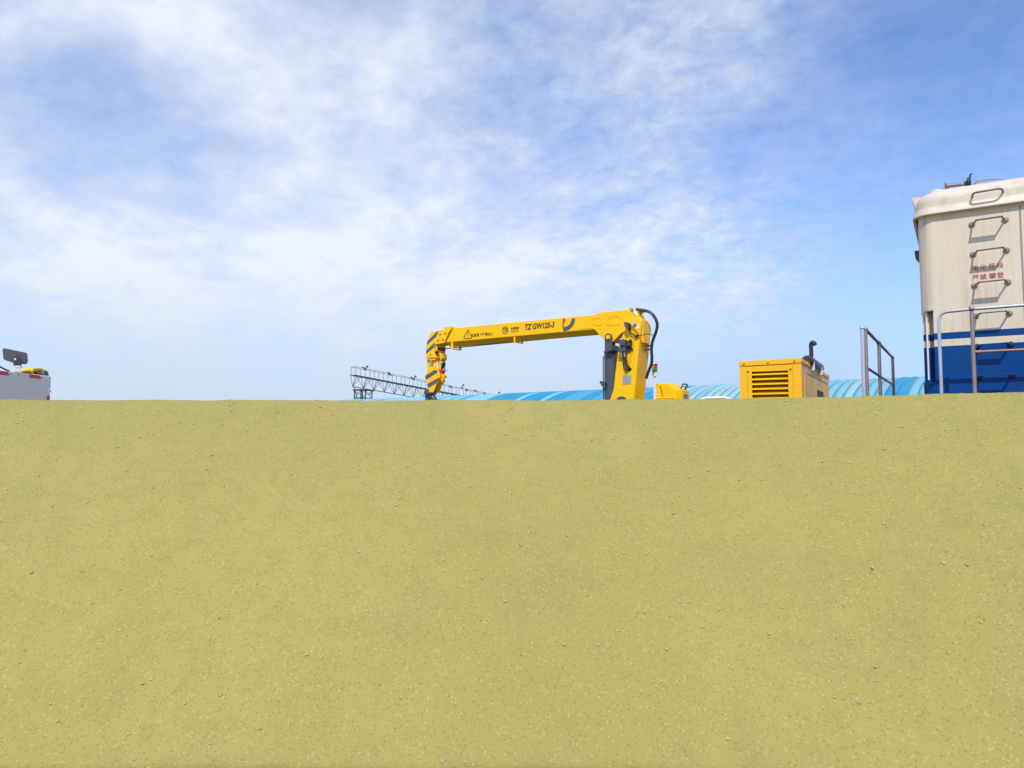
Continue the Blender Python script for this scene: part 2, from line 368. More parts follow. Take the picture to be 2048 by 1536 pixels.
bx = axis([(-9, -5.4, 40), (-5.4, 5.6, 420), (5.6, 9, 40)]); by = axis([(-9, 1.0, 30), (1.0, 2.6, 30), (2.6, 6.9, 210), (6.9, 9.4, 40)])
b = MB(); nx = len(bx)
vs = []
for y in by:
    for x in bx:
        vs.append((x, y - (0 if x < 0 else 0), bank_h(x, y)))
fs = [(j * nx + i, j * nx + i + 1, (j + 1) * nx + i + 1, (j + 1) * nx + i) for j in range(len(by) - 1) for i in range(nx - 1)]
b.add(vs, fs, True); structure('sand_bank', b, M['sand'])

# stones scattered over the bank: nobody could count them
st = MB(); rnd = random.Random(3)
for i in range(2200):
    x = rnd.uniform(-5, 4.6); cy = crest_y(x); y = cy - 2.8 + rnd.random() * 2.75
    r = .0035 + .014 * rnd.random() ** 4; z = bank_h(x, y)
    q = Matrix.Rotation(rnd.random() * 6, 3, 'Z') @ Matrix.Rotation(rnd.random() * 6, 3, 'X')
    vv = [q @ Vector(v) for v in ((1, 0, 0), (-1, 0, 0), (0, .8, 0), (0, -.8, 0), (0, 0, .6), (0, 0, -.6))]
    st.add([(x + v.x * r, y + v.y * r, z + v.z * r + r * .2) for v in vv], [(0, 2, 4), (2, 1, 4), (1, 3, 4), (3, 0, 4), (2, 0, 5), (1, 2, 5), (3, 1, 5), (0, 3, 5)])
so_ = bpy.data.objects.new('pebbles', st.mesh('pebbles', M['pebble'])); COL.objects.link(so_); so_['kind'] = 'stuff'; so_['label'] = 'small sandy pebbles scattered over the bank'; so_['category'] = 'pebbles'

# the track runs along the locomotive frame, 1.5 m behind its near side
def fw(l, p, z):
    a = R(F_); return (l * math.sin(a) + p * math.cos(a), -l * math.cos(a) + p * math.sin(a), z)
TC = 10.35
bal = MB()
for (p0, z0, p1, z1) in ((TC - 2.1, -.02, TC - 1.5, .02), (TC - 1.5, .02, TC + 1.5, .02), (TC + 1.5, .02, TC + 2.1, -.02)):
    bal.add([fw(-60, p0, z0 + .02), fw(30, p0, z0 + .02), fw(30, p1, z1 + .02), fw(-60, p1, z1 + .02)], [(0, 1, 2, 3)])
structure('track_ballast', bal, M['ballast'])
sl = MB()
for i in range(-60, 25):
    q = Matrix.Rotation(R(F_ - 90), 3, 'Z'); sl.box(fw(i * .6, TC, .045), (.24, 2.5, .07), q)
structure('track_sleepers', sl, M['sleeper'])
rl = MB()
for s_ in (-.7175, .7175):
    q = Matrix.Rotation(R(F_ - 90), 3, 'Z')
    rl.box(fw(-18, TC + s_, .095), (84, .13, .03), q); rl.box(fw(-18, TC + s_, .155), (84, .018, .09), q); rl.box(fw(-18, TC + s_, .215), (84, .07, .035), q)
structure('track_rails', rl, M['rail'])

# ------------------------------------------------------------------ locomotive
LP = 8.86
L = Thing('locomotive', 'cream and blue locomotive end with ladder handles and a horn on its roof', 'locomotive', F_, (0, LP, 0))
LX0 = -.335; LX1 = 6.0; LW = 2.9
ZE = 4.535
NX = [(-0.218, 3.234), (-0.209, 3.488)][0][0]
NZ0, NZ1 = 2.71, 3.476
def corner(x0, x1, z0, z1, r=.15):
    """wall block with a rounded near-left corner, plan outline extruded up"""
    mb = MB(); pl = [(x1, LP), (x1, LP + LW)]
    pl += [(x0, LP + LW)] + [(x0 + r + r * math.cos(R(a)), LP + r + r * math.sin(R(a))) for a in range(180, 271, 9)]
    n = len(pl); A = sum(pl[i][0] * pl[(i + 1) % n][1] - pl[(i + 1) % n][0] * pl[i][1] for i in range(n))
    if A < 0: pl = pl[::-1]
    vs = [(x, y, z0) for x, y in pl] + [(x, y, z1) for x, y in pl]
    fs = [list(range(n - 1, -1, -1)), list(range(n, 2 * n))] + [(i, (i + 1) % n, (i + 1) % n + n, i + n) for i in range(n)]
    mb.add(vs, fs, False)
    return mb
bd = MB()
for blk in ((LX0, LX1, NZ1, ZE), (LX0, LX1, 1.35, NZ0)):
    q = corner(*blk); bd.add(q.v, q.f)
q = MB().box(((NX + LX1) / 2, LP + LW / 2, (NZ0 + NZ1) / 2), (LX1 - NX, LW, NZ1 - NZ0)); bd.add(q.v, q.f)
# inside of the step recess
q = MB().box(((LX0 + .012 + NX) / 2, LP + .13 + (LW - .13) / 2, (NZ0 + NZ1) / 2), (NX - LX0 - .012, LW - .13, NZ1 - NZ0)); bd.add(q.v, q.f)
q = MB().box((LX0 + .045, LP + .105, (NZ0 + NZ1) / 2), (.06, .05, NZ1 - NZ0)); bd.add(q.v, q.f)
body = L.part('body', bd, M['livery'])
sh = MB()
for z_ in (3.9, 2.3): pass
# roof cap with rolled edge
rf = MB(); rings = []; n_l = 9
def rrect(x0, x1, y0, y1, r, z, k=8):
    o = []
    for (cx, cy, a0) in ((x0 + r, y0 + r, 180), (x1 - r, y0 + r, 270), (x1 - r, y1 - r, 0), (x0 + r, y1 - r, 90)):
        for i in range(k + 1):
            a = R(a0 + 90 * i / k); o.append((cx + r * math.cos(a), cy + r * math.sin(a), z))
    return o
for i in range(n_l + 1):
    a = R(90 * i / n_l); ins = 0 if i == 0 else .22 * (1 - math.cos(R(90 * (i - 1) / (n_l - 1)))); zz = ZE + .065 if i == 0 else ZE + .14 + .16 * math.sin(R(90 * (i - 1) / (n_l - 1)))
    rings.append(rrect(LX0 - .022 + ins, LX1 + .02 - ins, LP - .03 + ins, LP + LW + .03 - ins, max(.17 - ins * .2, .06) + .02, zz))
m_ = len(rings[0])
rf.add([v for r_ in rings for v in r_], [(i * m_ + k, i * m_ + (k + 1) % m_, (i + 1) * m_ + (k + 1) % m_, (i + 1) * m_ + k) for i in range(n_l) for k in range(m_)], True)
top = rings[-1]; rf.add(top, [list(range(m_))])
roof = L.part('roof', rf, M['cream'])
ev = MB()
A0 = rrect(LX0 - .03, LX1 + .03, LP - .045, LP + LW + .045, .18, ZE + .068); A1 = rrect(LX0 - .03, LX1 + .03, LP - .045, LP + LW + .045, .18, ZE - .002); A2 = rrect(LX0 - .048, LX1 + .03, LP - .063, LP + LW + .063, .19, ZE + .004); A3 = rrect(LX0 - .048, LX1 + .03, LP - .063, LP + LW + .063, .19, ZE - .008)
B0 = rrect(LX0 + .01, LX1 - .01, LP + .01, LP + LW - .01, .14, ZE + .068); B1 = rrect(LX0 + .01, LX1 - .01, LP + .01, LP + LW - .01, .14, ZE - .008)
lay = [B0, A0, A2, A3, B1]
ev.add([v for r_ in lay for v in r_], [(i * m_ + k, i * m_ + (k + 1) % m_, ((i + 1) % 5) * m_ + (k + 1) % m_, ((i + 1) % 5) * m_ + k) for i in range(5) for k in range(m_)], False)
L.part('eave_gutter', ev, M['cream'], roof)
# sun visor over the front windows; lip below, its shade modelled in black
vz = MB(); vp = [(-0.384, 4.778), (-0.29, 4.775), (-0.279, 4.605), (-0.322, 4.567)]
vz.prism(vp, LP + .10, LP + LW - .1); L.part('sun_visor', vz, M['cream'])
lp = MB(); lp.prism([(-0.317, 4.562), (-0.356, 4.525), (-0.353, 4.501), (-0.319, 4.372), (-0.303, 4.369), (-0.297, 4.558)], LP + .12, LP + LW - .12); L.part('visor_lip_shade', lp, M['frame_black'])
hl = MB(); hl.prism([(-0.391, 4.245), (-0.325, 4.246), (-0.329, 4.138), (-0.345, 4.133), (-0.361, 4.137), (-0.365, 4.156), (-0.384, 4.169), (-0.386, 4.21)], 9.25, 9.45); L.part('front_lamp', hl, M['lamp_edge'], bevel=.008)
# roof cap vent, horn, roof handle
vc = MB(); a_, z_ = (-0.146, 4.856)
vc.tube([(a_, 9.15, z_ - .06), (a_, 9.15, z_ - .004), (a_ + .001, 9.15, z_ + .012), (a_ + .001, 9.15, z_ + .028)], [.07, .075, .068, .03], 24); L.part('roof_vent', vc, M['cream'])
hb = L.part('horn', MB().tube(spline([(*(-0.068, 4.905),)[:1] + (9.15,) + (-0.068, 4.905)[1:], (-0.051, 4.905)[:1] + (9.15,) + (-0.051, 4.905)[1:], (-0.023, 4.908)[:1] + (9.15,) + (-0.023, 4.908)[1:], (0.039, 4.905)[:1] + (9.15,) + (0.039, 4.905)[1:], (0.109, 4.9)[:1] + (9.15,) + (0.109, 4.9)[1:]], 6), [.054] + [.017 + .034 * math.exp(-i / 6.0) for i in range(24)], 18), M['dark_grey'] if False else paint('horn_metal', (.22, .17, .16), .42, .15, 12, (.4, .35, .3), .4, metal=.5))
def p3(l, p): return (l[0], p, l[1])
dv = MB(); h0 = (0.113, 4.902); h1 = (0.183, 4.9)
dv.tube([p3(h0, 9.15), (h0[0] + .012, 9.15, h0[1])], .03, 16); dv.tube([(h0[0] + .012, 9.15, h0[1]), (h0[0] + .035, 9.15, h0[1] + .003)], [.024, .035], 16)
dv.tube([(h0[0] + .035, 9.15, h0[1] + .005), (h0[0] + .055, 9.15, h0[1] + .008)], .055, 18); dv.tube([(h0[0] + .056, 9.15, h0[1] + .01), (h0[0] + .066, 9.15, h0[1] + .01)], .068, 18)
dv.box((h0[0] + .045, 9.15, h0[1] - .045), (.03, .06, .09)); dv.tube([(h0[0] + .05, 9.13, h0[1] + .05), (h0[0] + .065, 9.13, h0[1] + .092), (h0[0] + .08, 9.13, h0[1] + .09)], .009, 8)
L.part('diaphragm', dv, M['frame_black'], hb)
rh = MB(); r0 = (0.206, 4.842); r1 = (0.219, 4.907); r2 = (0.457, 4.897); r3 = (0.477, 4.836)
rh.tube(roundpath([(r0[0], 9.12, r0[1] - .02), p3(r1, 9.12), p3(r2, 9.12), (r3[0], 9.12, r3[1] - .02)], .045), .009, 8); L.part('roof_handle', rh, M['steel'])
# ladder handles: bar standing off the wall on two bolted flanges
RX = [.166, .455]
def handle(z, dz, mat, roofy=None):
    mb = MB(); x0, x1 = RX; y = LP; s_ = .145; k = .035
    path = [(x0, y, z), (x0 + k * .6, y - s_ * .55, z), (x0 + k, y - s_, z + .002), (x1 - k, y - s_, z + dz + .002), (x1 - k * .6, y - s_ * .55, z + dz), (x1, y, z + dz)]
    mb.tube(roundpath(path[:3], .02), .0095, 8); mb.tube(roundpath(path[3:], .02), .0095, 8)
    zc = z + dz / 2 + .002
    mb.add([(x0 + k - .008, y - s_ - .022, z), (x1 - k + .008, y - s_ - .022, z + dz), (x1 - k + .008, y - s_ + .022, z + dz), (x0 + k - .008, y - s_ + .022, z),
            (x0 + k - .008, y - s_ - .022, z + .008), (x1 - k + .008, y - s_ - .022, z + dz + .008), (x1 - k + .008, y - s_ + .022, z + dz + .008), (x0 + k - .008, y - s_ + .022, z + .008)],
           [(3, 2, 1, 0), (4, 5, 6, 7), (0, 1, 5, 4), (1, 2, 6, 5), (2, 3, 7, 6), (3, 0, 4, 7)])
    o = L.part('ladder_handle', mb, mat)
    for x, zz in ((x0, z), (x1, z + dz)):
        f = MB(); f.tube([(x, y + .002, zz), (x, y - .012, zz), (x, y - .026, zz)], [.032, .03, .016], 14); L.part('flange', f, M['flange'] if mat is M['rung'] else M['rung_blue'], o)
for z in (4.368, 4.047, 3.714, 3.392): handle(z, .004, M['rung'])
for z in (3.068, 2.745, 2.42, 2.10): handle(z, .004, M['rung_blue'])
rg = MB(); pr = [(0.177, 4.647), (0.171, 4.686), (0.451, 4.691), (0.46, 4.649)]
q0, q1, q2, q3 = pr
rg.tube(roundpath([(q0[0], 8.93, q0[1] + .0), (q0[0] + .004, 8.72, q1[1] - .02), (q2[0] - .02, 8.72, q2[1] - .02), (q3[0], 8.93, q3[1])], .05), .0105, 8)
ro = L.part('ladder_handle', rg, M['rung'])
# lettering

for body_, z_ in (('电化', 3.895), ('严禁', 3.792)):
    q = text_mb(body_, .064, .212, LP - .0018, z_, bold=.0, space=1.12); L.part('warning_lettering', q, M['red_letter'])
for body_, z_ in (('区段', 3.897), ('攀登', 3.795)):
    q = text_mb(body_, .064, .360, LP - .0018, z_, bold=.0, space=1.12); L.part('warning_lettering', q, M['red_letter'])

# recess trim and handrail
tr = MB(); tr.box(((LX0 + .03 + NX) / 2 + .005, LP + .03, NZ1 + .008), (NX - LX0 - .03, .09, .016)); L.part('recess_lip', tr, M['cream_dark'])
hr = MB(); ha = (-0.283, 3.478); hb_ = (-0.284, 2.735)
hr.tube([(ha[0], 8.90, ha[1]), (ha[0], 8.90, hb_[1])], .009, 10); hr.cyl((ha[0], 8.90, ha[1] - .03), (ha[0], 8.90, ha[1] + .012), .013); L.part('corner_handrail', hr, M['bracket_white'])
dj = MB()
dj.box((.585, LP - .004, 3.2), (.012, .01, 2.6)); L.part('door_seam', dj, M['cream_dark'])
# walkway, underframe, bogies (mostly below the bank's crest)
ud = MB(); ud.box((2.4, TC, 1.25), (7.4, 3.0, .2)); L.part('walkway', ud, M['frame_black'])
ud = MB(); ud.box((2.4, TC, .85), (7.0, 2.3, .55)); L.part('underframe', ud, M['frame_black'])
for cx in (.4, 4.0):
    bg_ = MB(); bg_.box((cx, TC - 1.1, .62), (2.3, .16, .3)); bg_.box((cx, TC + 1.1, .62), (2.3, .16, .3)); bo = L.part('bogie', bg_, M['frame_black'], bevel=.02)
    for wx in (-.75, .75):
        w_ = MB()
        for s_ in (-.75, .75): w_.tube([(cx + wx, TC + s_ - .065, .66), (cx + wx, TC + s_ + .065, .66)], .43, 28); 
        w_.cyl((cx + wx, TC - .9, .66), (cx + wx, TC + .9, .66), .08); L.part('wheelset', w_, M['rail'], bo)
# side guard rail in front of the ladder
GP = 8.30
gx0 = -0.158; gx1 = 0.122; gz = 3.391; gm = 2.96
gr = MB(); gr.tube(roundpath([(gx0, GP, 1.3), (gx0, GP, gz - .015), (gx1, GP, gz - .004)], .085, 8), .0165, 12); gr.tube([(gx1, GP, gz - .004), (gx1 + 3.6, GP, gz - .004)], .0165, 12)
gro = L.part('guard_rail', gr, M['chrome'])
for k in range(3):
    pm = MB(); xx = gx1 + k * 1.5
    pm.tube([(xx, GP, 1.3), (xx, GP, gz - .03)], .019, 12); pm.sphere((xx, GP, gz), .029, 14); L.part('rail_post', pm, M['steel'], gro)
mr = MB(); mr.tube([(gx1, GP, gm), (gx1 + 3.6, GP, gm)], .0135, 12); mr.tube([(gx1 + .012, GP, gm), (gx1 + .065, GP, gm)], .017, 12); L.part('mid_rail', mr, paint('brown_rail', (.34, .19, .13), .42, .15, 9, metal=.45), gro)
# guard rail across the front end
fx = -0.843; fz = 3.28; P1 = 9.942; P2 = 12.036; fm = 2.864
fr = MB(); fr.tube([(fx, 8.47, fz), (fx, P2, fz)], .017, 12); fro = L.part('front_guard_rail', fr, M['dark_rail'])
for k, p_ in enumerate((8.45, P1, P2)):
    pm = MB(); pm.tube([(fx, p_, 1.3), (fx, p_, fz - .01)], .021, 12); pm.sphere((fx, p_, fz), .028 if k < 2 else .024, 14); L.part('rail_post', pm, M['steel'], fro)
fl = MB(); fl.tube([(fx, 8.47, fm), (fx, P2, fm)], .015, 12); L.part('mid_rail', fl, M['dark_rail'], fro)
bx_ = -0.865
pm = MB(); pm.tube([(bx_, 8.38, 1.3), (bx_, 8.38, fz - .005)], .0215, 14); pm.sphere((bx_, 8.38, fz + .004), .026, 14); L.part('grab_post', pm, M['chrome'], fro)
ft = MB(); ft.box((-.85, TC, 1.25), (1.0, 3.0, .12)); L.part('front_platform', ft, M['frame_black'])

# ------------------------------------------------------------------ crane wagon
Wg = Thing('crane_wagon', 'dark flat rail wagon hidden behind the sand bank carrying the crane', 'rail wagon', F_, (-4.5, TC, 0))
w = MB(); w.box((-5.2, TC, 1.08), (8.2, 2.8, .16)); Wg.part('deck', w, M['frame_black'], bevel=.015)
w = MB(); w.box((-5.2, TC - .9, .85), (7.8, .18, .3)); w.box((-5.2, TC + .9, .85), (7.8, .18, .3)); Wg.part('frame_beam', w, M['frame_black'])
for cx in (-8.2, -6.9, -3.4, -2.1):
    w_ = MB()
    for s_ in (-.75, .75): w_.tube([(cx, TC + s_ - .065, .65), (cx, TC + s_ + .065, .65)], .42, 28)
    w_.cyl((cx, TC - .9, .65), (cx, TC + .9, .65), .08); Wg.part('wheelset', w_, M['rail'])

# ------------------------------------------------------------------ crane
CP = 10.0
K = Thing('knuckle_crane', 'yellow hydraulic crane with lettered boom held level over the wagon', 'crane', F_, (-4.2, CP + .2, 1.16))
# column: tapered box with ears round the boom pivot
col_pts = [(-4.531, 2.648), (-4.471, 2.803), (-4.418, 3.192), (-4.361, 3.558), (-4.327, 3.601), (-4.268, 3.704), (-4.224, 3.813), (-4.181, 3.859), (-4.114, 3.878), (-4.053, 3.862), (-4.019, 3.823), (-4.01, 3.765), (-4.065, 3.281), (-4.12, 2.792), (-4.138, 2.639)]
cb = MB(); zb = 1.16
front = [(col_pts[0][0] - .03, zb)] + col_pts + [(col_pts[-1][0] - .01, zb)]
cb.prism(front, CP - .035, CP + .02)                       # near cheek plate
rear = [(a, z) for a, z in front if z < col_pts[9][1] - .10]
cb.prism(front, CP + .32, CP + .375)                       # far cheek plate
cx_hi = [(-4.007, 3.8), (-4.065, 3.281), (-4.12, 2.792), (-4.138, 2.639)]
back = [(a, z) for a, z in cx_hi] + [(cx_hi[-1][0] - .01, zb), (cx_hi[-1][0] - .06, zb)] + [(a - .05, z) for a, z in cx_hi[::-1]]
cb.prism(back, CP + .021, CP + .319)                       # rear plate
low = [p for p in front if p[1] < 3.488]
lf = [(-4.367, 3.495), (-4.423, 3.193), (-4.476, 2.803), (-4.536, 2.648)]
cb.prism([(a + .02, z) for a, z in lf] + [(lf[-1][0], zb), (lf[-1][0] + .05, zb)] + [(a + .07, z) for a, z in lf[::-1]], CP + .021, CP + .319)
column = K.part('column', cb, M['yellow'], bevel=.006)
hs = MB(); t0 = (-3.981, 3.802)
hs.prism(roundpoly([(cx_hi[0][0] + .002, cx_hi[0][1] + .02), (cx_hi[0][0] + .002, cx_hi[0][1] - .30), (cx_hi[0][0] - .02, cx_hi[0][1] - .30), (cx_hi[0][0] - .06, cx_hi[0][1] + .02)], 0), CP + .03, CP + .31); K.part('column_head_box', hs, M['yellow'], column, bevel=.01)
tb = MB(); tb.tube([(-4.28, CP + .17, 1.16), (-4.28, CP + .17, 1.5)], .42, 36); K.part('slewing_base', tb, M['dark_grey'], column)
# boom root casting with flared lower lug
bt = [(-5.122, 3.869), (-4.739, 4.025), (-4.158, 4.031), (-4.102, 3.985), (-4.076, 3.904), (-4.016, 3.836), (-4.05, 3.777), (-4.125, 3.738), (-4.211, 3.736), (-4.326, 3.686), (-4.365, 3.666), (-4.507, 3.545), (-4.635, 3.577), (-4.744, 3.689), (-4.799, 3.749), (-4.859, 3.786), (-4.953, 3.79), (-5.123, 3.781)]
BY0, BY1 = CP + .03, CP + .30
bm = MB(); bm.prism(bt, BY0, BY1); boom_root = K.part('boom_root', bm, M['yellow'], bevel=.006)
# embossed pockets on the root
for oc in ([(-4.84, 3.937), (-4.707, 3.939), (-4.682, 3.91), (-4.686, 3.832), (-4.778, 3.827), (-4.847, 3.859)], [(-4.553, 3.94), (-4.401, 3.939), (-4.377, 3.911), (-4.383, 3.812), (-4.608, 3.817), (-4.608, 3.839)]):
    pk = MB(); rp = roundpoly(oc, .02, 4); path = [(a, BY0 - .001, z) for a, z in rp]; pk.tube(path + [path[0]], .0055, 6, False); K.part('pocket_rim', pk, M['yellow'], boom_root)
# main boom section: hexagonal box, open lower chamfers seen from below
tl = (-7.586, 3.999); bl_ = (-7.741, 3.755); tr_ = (-4.726, 3.999); br_ = (-4.728, 3.77)
mbm = MB(); yA, yB, yM = BY0 + .004, BY1 - .004, .115
def hexsec(xt, zt, xb, zb_, drop): return [(xt, yA, zt), (xb, yA, zb_), (xb + .01, yA + yM, zb_ - drop), (xb + .01, yB - yM, zb_ - drop), (xb, yB, zb_), (xt, yB, zt)]
secs = [hexsec(tl[0], tl[1], bl_[0], bl_[1], .075), hexsec(tr_[0], tr_[1], br_[0], br_[1], .075)]
mbm.add(secs[0] + secs[1], [(0, 1, 7, 6), (1, 2, 8, 7), (2, 3, 9, 8), (3, 4, 10, 9), (4, 5, 11, 10), (5, 0, 6, 11), (5, 4, 3, 2, 1, 0), (6, 7, 8, 9, 10, 11)])
main = K.part('boom_section', mbm, M['yellow'], bevel=.008)
# doubler plate between the section and the root
dp = MB(); dp.prism([(-5.537, 3.989), (-5.113, 3.99), (-5.123, 3.771), (-5.114, 3.787), (-4.976, 3.784), (-4.976, 3.798), (-5.114, 3.76), (-5.342, 3.769), (-5.538, 3.756)][:1] + [(-5.13, 3.991), (-5.118, 3.865), (-5.123, 3.771), (-5.44, 3.76)], BY0 - .008, BY0 + .003); 
# head: end piece with warning stripes
hd = [(-8.073, 3.958), (-7.887, 3.968), (-7.874, 3.979), (-7.764, 3.981), (-7.755, 4.036), (-7.592, 4.031), (-7.587, 4.001), (-7.654, 3.929), (-7.697, 3.862), (-7.749, 3.765), (-7.76, 3.744), (-7.972, 3.729), (-7.979, 3.5), (-8.177, 3.511), (-8.178, 3.566), (-8.166, 3.744), (-8.147, 3.8)]
hm = MB(); hm.prism(hd, BY0 - .02, BY0 + .004); hm.prism(hd, BY1 - .004, BY1 + .02); 
core = [(-8.064, 3.95), (-7.764, 3.972), (-7.6, 4.021), (-7.751, 3.752), (-7.95, 3.738), (-7.949, 3.694), (-8.05, 3.647), (-8.151, 3.6), (-8.147, 3.796)]
hm.prism(core, BY0 + .005, BY1 - .005); head = K.part('boom_head', hm, M['yellow'], bevel=.004)
for s_ in ([(-7.979, 3.922), (-7.924, 3.965), (-7.885, 3.966), (-7.94, 3.87), (-8.161, 3.725), (-8.149, 3.796)], [(-7.978, 3.767), (-7.977, 3.683), (-8.175, 3.566), (-8.172, 3.63)]):
    m2 = MB(); m2.prism(s_, BY0 - .0215, BY0 - .0195); K.part('warning_stripe', m2, M['stripe_grey'], head)
for bp in ((-7.849, 3.92), (-7.734, 3.931), (-7.897, 3.815), (-7.788, 3.823), (-8.064, 3.559)):
    m2 = MB(); m2.tube([p3(bp, BY0 - .02), p3(bp, BY0 - .045)], [.022, .018] if bp[1] > 3.75 else [.01, .008], 12); K.part('bolt', m2, M['steel'] if bp[1] < 3.7 else M['yellow'], head)
# sheave carrier below the head
sc_ = MB(); z0 = 3.507
a0, a1 = -8.172, -7.936
sc_.box(((a0 + a1) / 2, CP + .165, z0 - .005), (a1 - a0 + .01, .30, .022)); sc_.prism([(a0 + .02, z0 - .016), (a1, z0 - .016), (a1 - .05, z0 - .055), (a0 + .06, z0 - .055)], CP + .03, CP + .30); K.part('head_tray', sc_, M['yellow'], head)
sv = MB(); c_ = (-8.057, 3.647); sv.tube([(c_[0], CP + .07, c_[1] + .02), (c_[0], CP + .27, c_[1] + .02)], .10, 26); K.part('sheave', sv, M['dark_grey'], head)
gd = MB(); cg = zp_c = [(-8.017, 3.674), (-7.949, 3.598), (-7.891, 3.55), (-7.887, 3.487), (-7.931, 3.427), (-7.965, 3.456), (-7.937, 3.499), (-7.949, 3.544), (-8.016, 3.575), (-8.04, 3.63)]
gd.prism(cg, CP + .12, CP + .26); K.part('rope_guard', gd, M['yellow'], head, bevel=.004)
# rope guides hanging under the boom
def guide(x, z_t, z_b, wdt, name='rope_guide'):
    m2 = MB(); m2.box((x, CP + .045, (z_t + z_b) / 2), (wdt, .012, z_t - z_b)); m2.box((x, CP + .285, (z_t + z_b) / 2), (wdt, .012, z_t - z_b)); m2.box((x, CP + .165, z_b - .006), (wdt, .252, .012)); K.part(name, m2, M['yellow'], main)
ga = [(-7.969, 3.736), (-7.968, 3.625), (-7.608, 3.755), (-7.607, 3.638)]; gb = [(-6.298, 3.752), (-6.298, 3.673)]
guide(ga[0][0], ga[0][1], ga[1][1], .05); guide(ga[2][0], ga[2][1], ga[3][1], .045); guide(gb[0][0], gb[0][1] - .0, gb[1][1], .03)
rp = MB(); e0 = (-7.934, 3.66); e1 = (-4.74, 3.712); e2 = (-4.359, 3.661)
rp.tube([p3(e0, 10.17), p3(e1, 10.17), p3(e2, 10.17)], .0085, 8); K.part('hoist_rope', rp, M['hose'])
# pendulum angle indicator
dc = (-5.356, 3.973); RR = (-5.357, 3.783)
r_o = dc[1] - RR[1]; ind = MB()
o_ = arc(dc[0], dc[1], r_o * 1.07, r_o, 270, 358, 18); i_ = arc(dc[0], dc[1], r_o * .78, r_o * .70, 358, 270, 18)
ind.prism(o_ + i_, BY0 - .006, BY0 + .0015); dial = K.part('angle_dial', ind, M['dial'], main)
mk = MB()
for k in range(13):
    a = 272 + k * 6.9; p_ = arc(dc[0], dc[1], r_o * 1.05, r_o * .98, a, a + 1.2, 1) + arc(dc[0], dc[1], r_o * .88, r_o * .82, a + 1.2, a, 1); mk.prism(p_, BY0 - .0075, BY0 - .0055)
K.part('dial_marks', mk, M['dial_mark'], dial)
nd_ = MB(); nd_.prism([(dc[0] - .012, dc[1] + .005), (dc[0] + .03, dc[1] + .01), (dc[0] + .026, dc[1] - .03), (dc[0] + .006, dc[1] - .05), (dc[0] + .012, dc[1] - .13), (dc[0], dc[1] - .155), (dc[0] - .014, dc[1] - .12)], BY0 - .016, BY0 - .010); K.part('pendulum_needle', nd_, M['orange_red'], dial)
# lettering on the boom
LY = yA - .0016
def put(pt): return pt
tm = (-5.817, 3.894)
q = text_mb('TZ GW125-3', .128, tm[0], LY, tm[1], shear=.25, bold=.0042, xs=.80, space=.98); K.part('model_lettering', q, M['brown'], main)
wt = (-6.951, 3.832)
q = text_mb('起重臂下严禁站人', .062, wt[0], LY, wt[1], bold=.0008, xs=.86, space=1.22); K.part('warning_lettering', q, M['brown'], main)
tp = [(-7.255, 3.953), (-7.168, 3.801), (-7.176, 3.784), (-7.339, 3.787), (-7.35, 3.805)]
ring = roundpoly([tp[0], (tp[1][0] + .004, tp[1][1] - .012), (tp[4][0] - .004, tp[4][1] - .012)], .028, 4)
tri = MB(); path = [(a, LY - .001, z) for a, z in ring]; tri.tube(path + [path[0], path[1]], .0058, 6, False); 
mx = tp[0][0] - .002; tri.prism([(mx - .008, tp[0][1] - .055), (mx + .008, tp[0][1] - .055), (mx + .005, tp[0][1] - .125), (mx - .005, tp[0][1] - .125)], LY - .002, LY + .001)
tri.prism(arc(mx, tp[0][1] - .145, .008, .008, 0, 330, 8), LY - .002, LY + .001); K.part('warning_triangle', tri, M['brown'], main)
lc = (-6.478, 3.879)
lg = MB(); pth = [(lc[0] + .055 * math.cos(a * .2618), LY - .001, lc[1] + .057 * math.sin(a * .2618)) for a in range(25)]; lg.tube(pth, .0052, 6, False)
q = text_mb('TZ', .075, lc[0], LY, lc[1], bold=.003, xs=.95, shear=.1); lg.add(q.v, q.f); K.part('round_emblem', lg, M['brown'], main)
cn = (-6.288, 3.893); c2_ = (-6.288, 3.844)
q = text_mb('太重集团', .046, cn[0], LY, cn[1], bold=.0006, xs=.9, space=1.1); q2 = text_mb('TZCO', .040, c2_[0], LY, c2_[1], bold=.0008, xs=1.15, space=1.3); q.add(q2.v, q2.f); K.part('maker_lettering', q, M['brown'], main)
# luffing cylinder
cy = (-4.565, 3.394); cyb = (-4.572, 2.663)
cr_ = 0.10550000000000015 * 1.06
xm = -4.577 - .012
cl = MB(); cl.tube([(xm, CP + .165, 1.5), (xm, CP + .165, cy[1])], cr_, 30); cyl_ = K.part('luffing_cylinder', cl, M['dark_grey'])
cc = MB(); cc.tube([(xm, CP + .165, cy[1] - .0), (xm, CP + .165, cy[1] + .03)], cr_ * 1.04, 30); cc.box((xm + cr_ * .55, CP + .11, cy[1] + .06), (cr_ * .9, .18, .085)); cc.tube([(xm, CP + .165, cy[1] + .02), (xm + .02, CP + .165, cy[1] + .24)], cr_ * .5, 20); K.part('cylinder_collar', cc, M['dark_grey'], cyl_, bevel=.004)
lk_ = [(-4.552, 3.619), (-4.554, 3.44), (-4.613, 3.444), (-4.614, 3.378), (-4.505, 3.399), (-4.497, 3.615)]
wv = 0.12199999999999989
lm = MB(); cxl = lk_[0][0]; zt_ = lk_[0][1]; zb2 = lk_[3][1]
lm.prism(arc(cxl, zt_, wv / 2, wv / 2, 0, 180, 12) + [(cxl - wv / 2, zb2 + .01), (cxl - wv / 2, zb2), (cxl + wv / 2, zb2 + .03)], CP - .03, CP - .002); lnk = K.part('cylinder_link', lm, M['dark_grey'], cyl_, bevel=.004)
